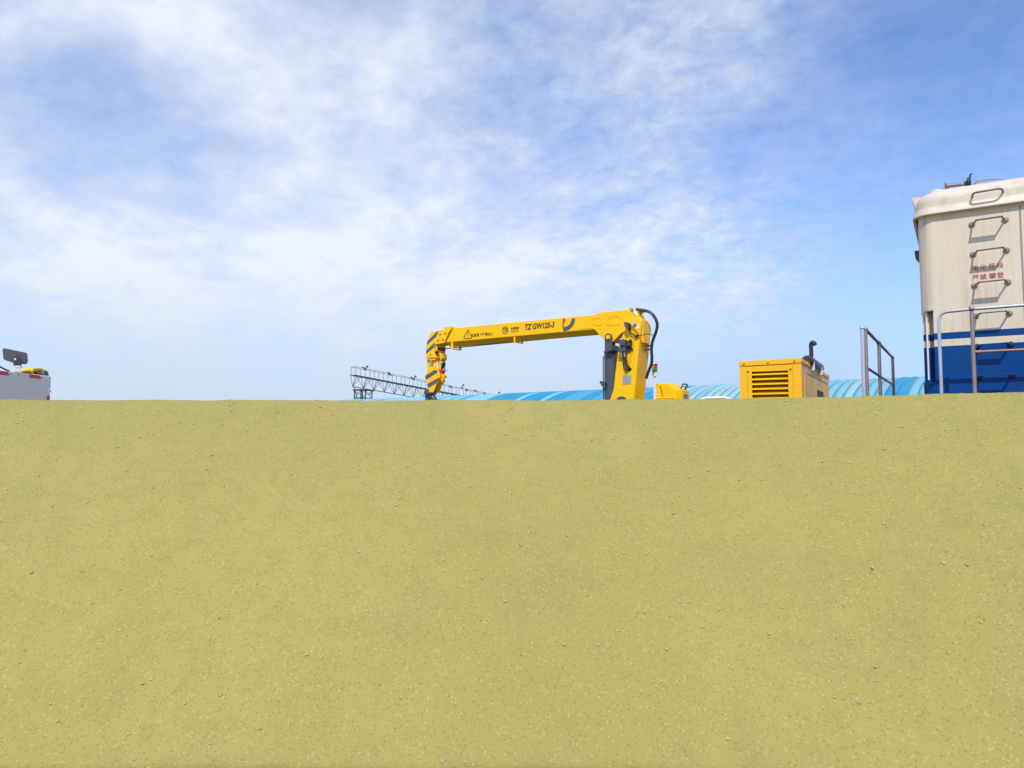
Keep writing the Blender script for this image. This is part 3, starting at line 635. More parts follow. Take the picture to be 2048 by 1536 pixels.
for z_, m3, r_ in ((zt_, M['yellow'], .036), (3.574, M['frame_black'], .026), (3.435, M['dark_grey'], .032)):
    m2 = MB(); m2.tube([(cxl, CP - .0295, z_), (cxl, CP - .037, z_)], r_, 16); K.part('link_pin', m2, m3, lnk)
pi = MB(); pi.tube([(xm - cr_ - .008, CP + .12, 1.5), (xm - cr_ - .008, CP + .12, cy[1] - .07), (xm - cr_ + .02, CP + .14, cy[1] - .03)], .01, 8); K.part('oil_pipe', pi, M['dark_grey'], cyl_)
# valve block and its two hoses
vb0, vb1 = [(-4.333, 3.379), (-4.221, 3.528)]; vc_ = ((vb0[0] + vb1[0]) / 2, (vb0[1] + vb1[1]) / 2)
vm = MB(); vm.box((vc_[0] + .01, CP - .10, vc_[1] + .045), (abs(vb1[0] - vb0[0]) - .02, .12, .10)); vm.box((vc_[0], CP - .095, vc_[1] - .05), (abs(vb1[0] - vb0[0]) + .01, .11, .075)); vm.box((vc_[0] + .012, CP - .165, vc_[1] + .03), (.05, .03, .05))
valve = K.part('valve_block', vm, M['dark_grey'], bevel=.005)
m2 = MB(); m2.tube([(vc_[0] + .06, CP - .06, vc_[1] + .01), (vc_[0] + .13, CP - .06, vc_[1] + .005)], .045, 14); m2.tube([(vc_[0] + .10, CP - .07, vc_[1] + .07), (vc_[0] + .115, CP - .07, vc_[1] + .1)], .02, 8); m2.box((vc_[0] + .10, CP - .05, vc_[1] - .05), (.07, .05, .03)); K.part('solenoid', m2, M['frame_black'], valve)
m2 = MB(); m2.box((vc_[0] - .005, CP - .13, vc_[1] + .105), (.045, .05, .022)); K.part('valve_cap', m2, M['chrome'], valve)
for dx, d_ in ((.02, .16), (-.03, .15)):
    m2 = MB(); m2.tube([(vc_[0] + dx, CP - .09, vc_[1] - .09), (vc_[0] + dx, CP - .09, vc_[1] - d_)], .012, 8); K.part('fitting', m2, M['chrome'], valve)
for pth in ([(-4.286, 3.331), (-4.282, 3.242), (-4.267, 3.161), (-4.236, 3.098), (-4.194, 3.1)], [(-4.248, 3.32), (-4.239, 3.248), (-4.226, 3.186), (-4.198, 3.131), (-4.182, 3.104)]):
    m2 = MB(); m2.tube(spline([(a, CP - .075 if i < 4 else CP - .03, z) for i, (a, z) in enumerate(pth)], 6), .017, 10); K.part('hydraulic_hose', m2, M['hose_brown'], valve)
# sheave opening behind the valve
m2 = MB(); oc = (-4.199, 3.474); m2.tube([p3(oc, CP - .034), p3(oc, CP - .042)], .085, 24); K.part('access_ring', m2, M['yellow'], column); m2 = MB(); m2.tube([p3(oc, CP - .0415), p3(oc, CP - .0445)], .066, 24); K.part('access_hole', m2, paint('dark_opening', (.12, .06, .01), .6), column)
# pipes up the cheek
m2 = MB(); pa = [(-4.116, 3.589), (-4.135, 3.511), (-4.175, 3.318), (-4.21, 3.161)]; m2.tube(spline([(a, CP - .05, z) for a, z in pa], 5), .008, 8); K.part('cheek_pipe', m2, M['yellow'], column)
# identification plate
ip = [(-4.316, 3.026), (-4.178, 3.02), (-4.18, 2.884), (-4.318, 2.882)]
m2 = MB(); m2.prism(ip, CP - .040, CP - .0345); plate = K.part('rating_plate', m2, M['plate'], column)
# pivot bolt, triangle sticker, work lamp
pb = (-4.107, 3.791); m2 = MB(); m2.tube([p3(pb, CP - .036), p3(pb, CP - .06)], .030, 6); m2.tube([p3(pb, CP - .06), p3(pb, CP - .075)], .017, 12); K.part('pivot_bolt', m2, M['chrome'], column)
ts_ = [(-4.056, 3.79), (-4.029, 3.708), (-4.095, 3.711)]; m2 = MB(); m2.prism(ts_, CP - .0385, CP - .0345)
sq = [(-4.155, 3.794), (-4.127, 3.796), (-4.127, 3.76), (-4.156, 3.762)]; m2.prism(sq, CP - .0385, CP - .0345); K.part('hazard_sticker', m2, M['label_white'], column)
wl = [(-4.248, 3.817), (-4.182, 3.806), (-4.173, 3.712), (-4.221, 3.724)]; m2 = MB(); m2.prism(wl, CP - .15, CP - .06); lamp = K.part('work_lamp', m2, M['purple'], bevel=.006)
wl2 = [(-4.195, 3.811), (-4.157, 3.777), (-4.153, 3.723), (-4.186, 3.708)]; m2 = MB(); m2.prism(wl2, CP - .14, CP - .055); K.part('lamp_housing', m2, M['black'], lamp)
wb = [(-4.185, 3.71), (-4.167, 3.655), (-4.078, 3.596), (-4.031, 3.61)]; m2 = MB(); m2.tube([(a, CP - .07, z) for a, z in wb], .012, 8); m2.sphere(p3(wb[2], CP - .06), .022, 10); K.part('lamp_bracket', m2, M['frame_black'], lamp)
for s_ in ("",):
    wr = [(-4.144, 3.743), (-4.083, 3.681), (-4.019, 3.606), (-3.899, 3.619), (-3.817, 3.591)]; m2 = MB(); m2.tube(spline([(a, CP - .06, z) for a, z in wr], 6), .006, 6); K.part('lamp_cable', m2, M['hose_brown'], lamp)
# hose loop behind the column
h_a = [(-4.152, 4.035), (-4.067, 4.02), (-3.982, 3.997), (-3.908, 3.95), (-3.853, 3.865), (-3.834, 3.775), (-3.856, 3.679), (-3.904, 3.576), (-3.933, 3.498), (-3.945, 3.4), (-3.944, 3.303), (-3.955, 3.206), (-3.994, 3.119), (-4.027, 3.049), (-4.056, 2.979)]
m2 = MB(); m2.tube(spline([(a, CP + .12 + .01 * i, z) for i, (a, z) in enumerate(h_a)], 5), .0225, 10); loop = K.part('hose_bundle', m2, M['hose'])
for hh in ([(-4.129, 3.965), (-4.096, 3.989), (-4.048, 4.003), (-3.982, 3.999), (-3.908, 3.946)], [(-4.096, 3.944), (-4.058, 3.977), (-4.001, 3.987), (-3.936, 3.966), (-3.881, 3.908)]):
    m2 = MB(); m2.tube(spline([(a, CP + .12, z) for a, z in hh], 5), .0125, 8); K.part('hydraulic_hose', m2, M['hose'], loop)
hf = [(-4.154, 3.983), (-4.112, 3.925), (-4.093, 3.955)]
m2 = MB(); m2.tube([p3(hf[0], CP + .05), p3(hf[1], CP + .05)], .03, 10); m2.tube([p3(hf[1], CP + .12), p3(hf[2], CP + .12)], .022, 8); K.part('hose_fitting', m2, M['chrome'], loop)
m2 = MB(); cq = (-4.185, 4.029)
for dx, dz in ((-.02, .012), (.012, .0), (-.005, -.022), (.02, -.03)): m2.tube([(cq[0] + dx, BY0 + .002, cq[1] + dz), (cq[0] + dx, BY0 - .012, cq[1] + dz)], .009, 8)
K.part('pipe_bolts', m2, M['frame_black'], boom_root)
hcl = [(-3.964, 3.472), (-3.974, 3.419)]; m2 = MB()
for c_ in hcl: m2.box((c_[0] - .02, CP + .23, c_[1]), (.10, .05, .018))
K.part('hose_clamp', m2, M['frame_black'], loop)
# small lamp bracket on the cylinder's left
lb = [(-4.731, 2.942), (-4.622, 2.924), (-4.647, 2.807)]; m2 = MB(); m2.tube([p3(v, CP + .05) for v in lb + lb[:1]], .012, 6); lo = K.part('lamp_guard', m2, M['frame_black'], cyl_)
m2 = MB(); m2.prism([(-4.695, 2.932), (-4.636, 2.921), (-4.641, 2.867), (-4.676, 2.868)], CP + .02, CP + .10); m2.box((lb[1][0] + .02, CP + .08, lb[1][1]), (.08, .05, .03)); K.part('side_lamp', m2, M['dark_grey'], cyl_)
# round hub low on the column
hbp = (-4.333, 2.6); m2 = MB(); m2.tube([p3(hbp, CP - .034), p3(hbp, CP - .06)], .10, 24); K.part('hub_cover', m2, M['dark_grey'], column)

# ------------------------------------------------------------------ hook block hanging from the boom
HB = Thing('hook_block', 'yellow hook block with slanted grey stripes hanging at the boom tip', 'hook block', F_, (-8.091, CP + .165, 2.462))
fo = [(-8.193, 3.186), (-8.12, 3.295), (-8.116, 3.326), (-8.069, 3.324), (-8.053, 3.298), (-8.014, 3.303), (-8.006, 3.327), (-7.944, 3.324), (-7.928, 3.286), (-7.865, 3.191), (-7.83, 3.138), (-7.872, 3.124), (-7.895, 3.1), (-8.01, 2.867), (-8.103, 2.87), (-8.179, 3.099)]
m2 = MB(); m2.prism(fo, CP + .02, CP + .05); hcheek = HB.part('cheek_plate', m2, M['yellow'], bevel=.004)
m2 = MB(); m2.prism([(a, z) for a, z in fo], CP + .17, CP + .195); HB.part('cheek_plate', m2, M['yellow'], bevel=.004)
inner = [(-8.147, 3.166), (-8.084, 3.238), (-7.974, 3.233), (-7.935, 3.163), (-7.957, 3.103), (-8.05, 2.927), (-8.081, 2.928), (-8.138, 3.097)]
m2 = MB(); m2.prism(inner, CP + .052, CP + .168); HB.part('sheave_housing', m2, M['yellow'])
for s_ in ([(-8.197, 3.171), (-7.998, 3.266), (-7.928, 3.26), (-7.91, 3.224), (-8.182, 3.097), (-8.192, 3.121)], [(-8.151, 3.02), (-7.888, 3.128), (-7.889, 3.109), (-7.937, 3.029), (-8.129, 2.947), (-8.138, 2.97)]):
    m2 = MB(); m2.prism(s_, CP + .0185, CP + .0205); HB.part('warning_stripe', m2, M['stripe_grey'], hcheek)
rpz = 3.325; rpt = 3.498
m2 = MB()
xa = [-8.171, -8.107, -8.026, -7.958]
for i, x in enumerate(xa):
    m2.prism([(x - .03, rpz - .09), (x + .03, rpz - .09), (x + .03, rpt - .02), (x - .03, rpt - .02)], CP + .07 + .05 * (i % 2), CP + .09 + .05 * (i % 2))
HB.part('hanger_strap', m2, M['yellow'], bevel=.003)
for x, y in ((xa[0] - .045, .2), (xa[1] + .02, .12), (xa[3] + .05, .2)):
    m2 = MB(); m2.tube([(x, CP + y, rpz - .12), (x, CP + y, rpt + .04)], .006, 8); HB.part('hoist_rope', m2, M['hose'])
hk = [(-8.146, 2.88), (-8.153, 2.843), (-8.113, 2.805), (-8.065, 2.754), (-8.057, 2.691), (-8.112, 2.655), (-8.183, 2.669), (-8.2, 2.719), (-8.18, 2.769)]
m2 = MB(); m2.tube(spline([p3(v, CP + .11) for v in hk], 5), [.05] * 6 + [.052] * 6 + [.055] * 6 + [.055] * 6 + [.052] * 6 + [.048] * 5 + [.04] * 3 + [.03] * 3, 12); HB.part('hook', m2, M['dark_grey'])
m2 = MB(); m2.box((hk[0][0], CP + .11, hk[0][1] + .0), (.16, .16, .09)); HB.part('swivel', m2, M['dark_grey'], bevel=.01)
m2 = MB(); m2.box((hk[-1][0] - .02, CP + .11, hk[-1][1] - .01), (.08, .06, .16), Matrix.Rotation(R(-18), 3, 'Y')); HB.part('safety_latch', m2, M['dark_grey'])

LS = Thing('limit_weight', 'small red limit-switch weight with dark fittings hanging beside the hook block', 'limit switch', F_, (-7.783, 9.98, 3.194))
m2 = MB(); m2.prism([(-7.823, 3.272), (-7.78, 3.262), (-7.746, 3.253), (-7.74, 3.238), (-7.753, 3.214), (-7.76, 3.187), (-7.795, 3.197), (-7.818, 3.223)], 9.94, 10.03); LS.part('weight', m2, M['red'], bevel=.008)
m2 = MB()
for z_, r_ in ((540, .03), (565, .036), (595, .022), (612, .034), (650, .024)): pass
fz_ = [(-7.766, 3.397), (-7.762, 3.36), (-7.764, 3.33), (-7.777, 3.3), (-7.784, 3.264)]
m2.tube([p3(v, 9.98) for v in fz_], [.012, .034, .03, .022, .008], 8); m2.tube([p3(fz_[1], 9.98), (fz_[1][0] + .02, 9.98, fz_[1][1] - .01)], [.034, .05], 8); m2.tube([p3(fz_[2], 9.98), (fz_[2][0] + .02, 9.98, fz_[2][1] - .01)], [.03, .045], 8); LS.part('cable_fitting', m2, M['dark_green'])
m2 = MB(); wl_ = [(-7.746, 3.305), (-7.719, 3.273), (-7.684, 3.226)]; m2.tube([p3(v, 9.98) for v in wl_], .006, 6); LS.part('loose_wire', m2, M['frame_black'])

# ------------------------------------------------------------------ cowl with signal light
CWP = 10.75
CW = Thing('engine_cowl', 'sloped yellow machine cowl just right of the crane column', 'machine cowl', F_, (-3.859, CWP, 1.16))
c_pts = [(-4.097, 2.932), (-3.88, 2.93), (-3.846, 2.915), (-3.758, 2.807), (-3.754, 2.701), (-4.115, 2.701), (-4.108, 2.84)]
zb_ = 1.16
m2 = MB(); m2.prism(c_pts[:4] + [c_pts[4], (c_pts[4][0], zb_), (c_pts[5][0], zb_), c_pts[5]], CWP, CWP + .42); cw = CW.part('shell', m2, M['yellow'], bevel=.02)
nz_ = [(-3.88, 2.93), (-3.753, 2.802), (-3.755, 2.683)]
m2 = MB(); d_ = .24
vs = [(c_pts[2][0], CWP + .01, c_pts[2][1]), (c_pts[3][0], CWP + .01, c_pts[3][1]), (c_pts[4][0], CWP + .01, zb_), (c_pts[3][0] + .07, CWP + .10, c_pts[3][1] + .01), (c_pts[3][0] + .07, CWP + .10, zb_), (c_pts[2][0] + .02, CWP + .42, c_pts[2][1]), (c_pts[3][0] + .07, CWP + .42, c_pts[3][1] + .01), (c_pts[3][0] + .07, CWP + .42, zb_)]
m2.add(vs, [(0, 1, 3), (1, 2, 4, 3), (0, 3, 6, 5), (3, 4, 7, 6)]); CW.part('nose_panel', m2, M['yellow'], cw)
m2 = MB(); gp = [(-4.018, 2.895), (-3.975, 2.715)]; m2.box(((gp[0][0] + gp[1][0]) / 2, CWP - .001, (gp[0][1] + gp[1][1]) / 2), (.010, .006, abs(gp[0][1] - gp[1][1])), Matrix.Rotation(-math.atan2(gp[1][0] - gp[0][0], gp[0][1] - gp[1][1]), 3, 'Y')); CW.part('panel_seam', m2, M['brown'], cw)
m2 = MB(); hp = [(-4.111, 2.695), (-3.798, 2.688), (-3.799, 2.665)]; m2.tube(roundpath([(hp[0][0] + .02, CWP, hp[0][1]), (hp[0][0] + .02, CWP - .05, hp[0][1]), (hp[1][0], CWP - .05, hp[1][1]), (hp[1][0], CWP, hp[1][1])], .02), .012, 8); CW.part('front_handle', m2, M['yellow'], cw)
m2 = MB(); vx = c_pts[3][0] + .072
m2.box((vx, CWP + .24, c_pts[3][1] - .12), (.02, .18, .14)); CW.part('vent_grille', m2, M['window_grey'], cw)
m2 = MB(); m2.tube(roundpath([(vx - .05, CWP + .13, c_pts[3][1] + .02), (vx - .0, CWP + .13, c_pts[3][1] + .11), (vx - .0, CWP + .34, c_pts[3][1] + .11), (vx - .05, CWP + .34, c_pts[3][1] + .02)], .03), .011, 8); CW.part('lift_handle', m2, M['frame_black'], cw)
SL = Thing('signal_tower', 'red amber and green stacked signal light on a thin white pole', 'signal light', F_, (-4.072, 10.65, 2.774))
sxx = -4.067
zz = [3.238, 3.228, 3.2, 3.189, 3.159, 3.147, 3.108, 3.04, 2.774]
sr = .045
def drum(z1, z0, r, mat, name, par=None): m2 = MB(); m2.tube([(sxx, 10.65, z0), (sxx, 10.65, z1)], r, 20); return SL.part(name, m2, mat, par)
pole = drum(zz[7], zz[8] - .3, .014, M['white_steel'], 'pole')
drum(zz[6], zz[7], sr * .86, M['white'], 'light_base', pole); drum(zz[5], zz[6], sr, M['green_lens'], 'green_lens', pole); drum(zz[4], zz[5], sr * .9, M['label_white'], 'spacer_ring', pole)
drum(zz[3], zz[4], sr, M['amber_lens'], 'amber_lens', pole); drum(zz[2], zz[3], sr * .9, M['label_white'], 'spacer_ring', pole); drum(zz[1], zz[2], sr, M['red_lens'], 'red_lens', pole); drum(zz[0], zz[1], sr * .96, M['white'], 'top_cap', pole)
m2 = MB(); m2.box((sxx - .01, 10.68, zz[8] - .09), (.035, .05, .34))
for k in range(4): m2.sphere((sxx + .02, 10.66, zz[8] + .03 - k * .055), .012, 8)
SL.part('mount_bracket', m2, M['white'])

# ------------------------------------------------------------------ white tubular hoop
TH = Thing('white_hoop_rail', 'white tubular hoop rail standing between the cowl and the generator', 'handrail', F_, (-2.989, 10.2, 1.16))
h0, h1 = (-3.223, 2.629), (-2.754, 2.619); hz_ = 2.642
m2 = MB(); m2.tube(roundpath([(h0[0], 10.2, 1.16), (h0[0], 10.2, hz_ + .012), (h1[0], 10.2, hz_ + .012), (h1[0], 10.2, 1.16)], .12, 7), .021, 12); TH.part('tube', m2, M['white_steel'])
m2 = MB(); m2.tube([(h0[0], 10.2, 1.9), (h1[0], 10.2, 1.9)], .017, 10); TH.part('cross_tube', m2, M['white_steel'])

# ------------------------------------------------------------------ generator set
GF = 60.5; GPn = 9.3
gA = (-1.92, 3.066); gB = (-1.185, 3.076); GD = 12.574
G = Thing('generator_set', 'yellow generator housing with louvred door and bent exhaust pipe', 'generator', GF, ((gA[0] + gB[0]) / 2, GPn, 1.16))
gx0_, gx1_, gzt = gA[0], gB[0], gB[1]; gzl = gA[1]
m2 = MB(); t_ = .012
vs = [(gx0_, GPn + t_, 1.16), (gx1_ - .006, GPn + t_, 1.16), (gx1_ - .006, GD, 1.16), (gx0_, GD, 1.16), (gx0_, GPn + t_, gzl - .02), (gx1_ - .006, GPn + t_, gzt - .02), (gx1_ - .006, GD, gzt - .02), (gx0_, GD, gzl - .02)]
m2.add(vs, [(3, 2, 1, 0), (4, 5, 6, 7), (1, 2, 6, 5), (2, 3, 7, 6), (3, 0, 4, 7)]); hous = G.part('housing', m2, M['genset_yellow'])
# front frame round the louvre opening
fo_ = [(-1.773, 2.928), (-1.339, 2.933), (-1.342, 2.661), (-1.775, 2.672)]; lx0, lx1 = fo_[0][0], fo_[1][0]; lzt = (fo_[0][1] + fo_[1][1]) / 2; lzb = 1.75
m2 = MB()
def fbox(x0, x1, z0, z1, y0=GPn, y1=GPn + t_ + .02, mb=None): (mb or m2).box(((x0 + x1) / 2, (y0 + y1) / 2, (z0 + z1) / 2), (x1 - x0, y1 - y0, z1 - z0))
dl, dr = [(-1.825, 2.986), (-1.284, 2.992)][0][0], [(-1.825, 2.986), (-1.284, 2.992)][1][0]; dzt = (2.995 + 3.005) / 2
fbox(gx0_, dl - .003, 1.16, gzt - .021); fbox(dr + .003, gx1_, 1.16, gzt - .021); fbox(dl - .003, dr + .003, dzt + .003, gzt - .021); fbox(dl - .003, dr + .003, 1.16, 1.5)
G.part('front_panel', m2, M['genset_yellow'], hous)
dm = MB(); y0, y1 = GPn + .001, GPn + t_ + .018
fbox(dl, lx0, 1.503, dzt, y0, y1, dm); fbox(lx1, dr, 1.503, dzt, y0, y1, dm); fbox(lx0, lx1, lzt, dzt, y0, y1, dm); fbox(lx0, lx1, 1.503, lzb, y0, y1, dm)
door = G.part('louvred_door', dm, M['genset_yellow'])
sl_ = MB(); pitch = 0.06099999999999994; zz_ = lzt - .012
k = 0
while zz_ - k * pitch > lzb + .02:
    zt2 = zz_ - k * pitch
    sl_.add([(lx0, GPn + .055, zt2), (lx1, GPn + .055, zt2), (lx1, GPn - .004, zt2 - pitch * .52), (lx0, GPn - .004, zt2 - pitch * .52), (lx0, GPn - .004, zt2 - pitch * .60), (lx1, GPn - .004, zt2 - pitch * .60), (lx1, GPn + .055, zt2 - .006), (lx0, GPn + .055, zt2 - .006)], [(3, 2, 1, 0), (4, 5, 2, 3), (7, 6, 5, 4)]); k += 1
G.part('louvre_slats', sl_, M['slat_yellow'], door)
bk = MB(); bk.box(((lx0 + lx1) / 2, GPn + .075, (lzt + lzb) / 2), (lx1 - lx0, .01, lzt - lzb)); G.part('louvre_backing', bk, M['inner_dark'], door)
for bpx in ((-1.814, 2.951), (-1.306, 2.961)):
    m3 = MB(); m3.tube([p3(bpx, GPn + .001), p3(bpx, GPn - .018)], .016, 12); G.part('door_lock', m3, M['genset_yellow'], door)
# roof sheet with folded lip and bolts
rf2 = MB(); zl, zr = gzl, gzt
vs = [(gx0_ - .006, GPn - .010, zl - .05), (gx1_ + .006, GPn - .010, zr - .05), (gx1_ + .006, GPn - .010, zr), (gx0_ - .006, GPn - .010, zl), (gx0_ - .006, GD + .01, zl), (gx1_ + .006, GD + .01, zr), (gx1_ + .006, GD + .01, zr - .045), (gx0_ - .006, GD + .01, zl - .045),
      (gx0_ + .05, GPn - .010, zl - .058), (gx1_ - .05, GPn - .010, zr - .058)]
rf2.add(vs, [(0, 8, 9, 1, 2, 3), (3, 2, 5, 4), (1, 6, 5, 2), (0, 3, 4, 7), (4, 5, 6, 7), (0, 1, 6, 7)]); lid = G.part('roof_sheet', rf2, M['genset_yellow'], hous)
for fx_ in (.08, .48, .90):
    m3 = MB(); xx = gx0_ + (gx1_ - gx0_) * fx_; zzz = zl + (zr - zl) * fx_ - .022; m3.tube([(xx, GPn - .01, zzz), (xx, GPn - .028, zzz)], .013, 10); G.part('roof_bolt', m3, M['genset_yellow'], lid)
for k in range(4):
    m3 = MB(); yy = GPn + .5 + k * .72; m3.tube([(gx1_ + .006, yy, zr - .028), (gx1_ + .02, yy, zr - .028)], .013, 8); G.part('roof_bolt', m3, M['genset_yellow'], lid)
# right side: doors seams and dark louvres
sp = MB(); S_ = gx1_ - .006
DD = GD - GPn
def side(y0, y1, z0, z1, d=.006, mb=None): (mb or sp).box((S_ + d / 2 - .001, (y0 + y1) / 2, (z0 + z1) / 2), (d, y1 - y0, z1 - z0))
s1 = GPn + .07 * DD
yv0, yv1 = 10.895, 11.668
side(GPn + .30, yv0 - .18, 1.3, gzt - .19); side(yv0 - .16, yv1 + .12, 1.3, gzt - .19)
G.part('side_door', sp, M['genset_yellow'], hous)
sv_ = MB()
zt3 = 3.076 - .36
for k in range(7):
    z_ = zt3 - k * .155
    sv_.box((S_ + .005, (yv0 + yv1) / 2, z_), (.006, yv1 - yv0, .095))
G.part('side_louvres', sv_, paint('louvre_gap', (.06, .022, .006), .7), hous)
sl2 = MB(); sl2.box((S_ + .001, (s1 + GD) / 2, gzt - .15), (.008, (GD - s1) * .8, .005)); G.part('side_gutter', sl2, M['brown'], hous)
# muffler and exhaust
mu = MB(); mp0 = gx1_ - .42; my = 12.021
mzz = 3.138
e_b = (-1.264, 3.236); e_t = (-1.259, 3.418); e_o = (-1.225, 3.441)
ex = MB(); ex.tube(spline([(e_b[0], 11.0, e_b[1] - .15), (e_b[0], 11.0, e_b[1]), (e_t[0] - .003, 11.0, (e_b[1] + e_t[1]) / 2), (e_t[0] - .005, 11.0, e_t[1]), (e_t[0] + .012, 11.0, e_t[1] + .035), (e_o[0], 11.0, e_o[1] + .008), (e_o[0] + .02, 11.0, e_o[1] - .03)], 6), .029, 14); G.part('exhaust_pipe', ex, M['muffler'])
m_a = (-1.217, 3.112); m_p = 11.488
mu.tube([(m_a[0], 10.1, m_a[1]), (m_a[0], 10.16, m_a[1]), (m_a[0], m_p - .06, m_a[1]), (m_a[0], m_p, m_a[1])], [.055, .078, .078, .055], 22); muf = G.part('muffler', mu, M['muffler'])
mb_ = MB(); mb_.box((m_a[0] + .02, 10.25, m_a[1] - .06), (.12, .04, .12)); G.part('muffler_bracket', mb_, M['bracket_white'], muf)
mb_ = MB(); mb_.box((m_a[0] + .02, m_p - .3, m_a[1] - .06), (.12, .04, .12)); G.part('muffler_bracket', mb_, M['bracket_white'], muf)

# ------------------------------------------------------------------ far warehouse with vaulted blue roof
SF = 51.3
ridge = (-8.32, 5.659)
SP = 46.0
rz = ridge[1]; rad, hw = 13.0, 9.0
WH = Thing('warehouse', 'long blue warehouse with arched roof of ribbed sheets behind the crane', 'warehouse', SF, (0, SP + hw, 0))
# the roof is an arc over the span; its crown lies at the tangent seen from the yard
sag = rad - math.sqrt(rad * rad - hw * hw); crown = rz + .05; eave_z = crown - sag
lx_r = -8.32
pw = .61; n0, n1 = -26, 230
names = ['light', 'cyan', 'pale', 'bright', 'mid', 'seam_shade']
rr = MB(); rnd = random.Random(11)
def sheet_kind(i):
    x = i
    if x in (0, 1): return 3
    if x < 14: return 1 if rnd.random() < .8 else 2
    if x in (14, 15, 26, 27, 28, 44, 45): return 3
    if x < 26: return 2 if rnd.random() < .7 else 1
    if x < 44: return 4 if rnd.random() < .5 else 3
    if x < 58: return 3 if rnd.random() < .75 else 0
    return 0 if rnd.random() < .8 else 4
na = 26; ns = 8; TT = [0, .09, .2, .35, .5, .65, .8, .93, 1]
for i in range(n0, n1):
    kd = sheet_kind(i); x1 = lx_r - i * pw; vs = []
    for j in range(na + 1):
        a = math.asin(hw / rad) * (-1 + 2 * j / na); cy_, cz_ = rad * math.sin(a), rad * math.cos(a) - rad
        for k in range(ns + 1):
            t = TT[k]; bmp = .19 * (math.sin(math.pi * t) ** .6 if 0 < t < 1 else 0)
            vs.append((x1 - t * pw, SP + hw + cy_ + math.sin(a) * bmp, crown - .1 + cz_ + math.cos(a) * bmp))
    w_ = ns + 1
    rr.add(vs, [(j * w_ + k, j * w_ + k + 1, (j + 1) * w_ + k + 1, (j + 1) * w_ + k) for j in range(na) for k in range(ns)], True, kd)
    for q_ in range(len(rr.mi) - na * ns, len(rr.mi)):
        if (q_ - (len(rr.mi) - na * ns)) % ns == 0: rr.mi[q_] = 5
WH.part('roof', rr, [ROOF[k] for k in names])
wl3 = MB(); xl, xr = lx_r - n1 * pw, lx_r - n0 * pw
wl3.box(((xl + xr) / 2, SP + hw, (eave_z - .2) / 2), (xr - xl - .4, 2 * hw - .6, eave_z - .2)); WH.part('wall', wl3, M['wall'])
for k in range(12):
    m3 = MB(); m3.box((xr - 6 - k * 11, SP + .27, 1.4), (2.4, .06, 1.2)); WH.part('window', m3, M['glass'])

# ------------------------------------------------------------------ far lighting gantry
LF = 138.8; TP = 81.105
gl = (59.066, 9.822); gr2 = (85.829, 7.137)
T_ = Thing('lighting_gantry', 'inclined steel lattice gantry with walkway and floodlights beyond the warehouse', 'gantry', LF, (gl[0], TP, 0))
SLOPE = (gr2[1] - gl[1]) / (gr2[0] - gl[0])
def sheared(mb):
    mb.v = [(x, y, z + SLOPE * (x - gl[0])) for x, y, z in mb.v]; return mb
x0, x1 = gl[0] + .55, gl[0] + 62; zd = gl[1]; zr_ = zd + 1.15; zbt = zd - 1.62; wd = 1.05
def bar(mb, a, b, r=.045): mb.tube([a, b], r, 6, False)
ya, yb, ym = TP - .1, TP + wd - .1, TP + wd * .5 - .1
nb = [59.505, 61.35]
for y in (ya, yb):
    ch = MB(); ch.box(((x0 + x1) / 2, y, zd - .03), (x1 - x0, .08, .10)); T_.part('top_chord', sheared(ch), M['truss'])
ch = MB(); ch.box(((nb[0] + x1) / 2, ym, zbt), (x1 - nb[0], .10, .10)); T_.part('bottom_chord', sheared(ch), M['truss'])
dk = MB(); dk.box(((x0 + x1) / 2, ym, zd + .03), (x1 - x0, wd * .75, .03))
for k in range(52): dk.box((x0 + .3 + k * 1.18, ym, zd - .03), (.07, wd - .1, .08))
T_.part('walkway_deck', sheared(dk), M['truss_brown'])
wb_ = MB(); pitchb = nb[1] - nb[0]; x = nb[0]
while x < x1 - 4:
    for y in (ya, yb):
        if y == ya or x > nb[0]: bar(wb_, (x, ym, zbt), (x - pitchb * .44, y, zd), .034)
        bar(wb_, (x, ym, zbt), (x + pitchb * .60, y, zd), .034)
    bar(wb_, (x, ym, zbt), (x + .05, ya, zd), .034)
    x += pitchb
T_.part('lattice_web', sheared(wb_), M['truss'])
railp = None
for y in (ya, yb):
    rlb = MB(); bar(rlb, (x0, y, zr_), (x1, y, zr_), .028)
    if y == ya: bar(rlb, (x0, y, zr_), (x0, yb, zr_), .028)
    railp = T_.part('handrail', sheared(rlb), M['truss'])
    x = x0
    while x < x1:
        pm = MB(); bar(pm, (x, y, zd), (x, y, zr_), .03); T_.part('rail_stanchion', sheared(pm), M['truss'], railp); x += 1.62
fk = [60.934, 62.059, 65.368, 66.384, 69.719, 71.098, 76.148, 78.755, 80.319, 82.378, 83.311, 86.669, 88.905]
for i, x in enumerate(fk):
    hi = i in (1, 5, 6, 8, 12); fm_ = MB(); y = ya if i % 2 == 0 else yb
    if hi:
        fm_.box((x, y, zr_ + .06), (.26, .25, .22)); fm_.tube([(x + .05, y, zr_ + .1), (x + .12, y, zr_ + .4)], .035, 6)
        fm_.tube([(x + .12, y, zr_ + .36), (x + .30, y - .1, zr_ + .58)], [.08, .19], 12)
    else:
        fm_.box((x, y, zr_ + .06), (.3, .25, .16)); fm_.tube([(x, y, zr_ - .3), (x, y, zr_ + .02)], .03, 6); fm_.tube([(x + .1, y, zr_ + .02), (x + .3, y - .1, zr_ - .08)], [.07, .12], 10)
    T_.part('floodlight', sheared(fm_), M['truss'])
tx0 = 60.371; tx1 = 62.267; tcz = 7.735
tw = MB(); tw.box(((tx0 + tx1) / 2, ym, tcz), (tx1 - tx0 + .5, 1.7, .17)); T_.part('tower_cap', tw, M['truss'])
tl_ = MB()
C4 = [(tx0, ym - .75), (tx0, ym + .75), (tx1, ym + .75), (tx1, ym - .75)]
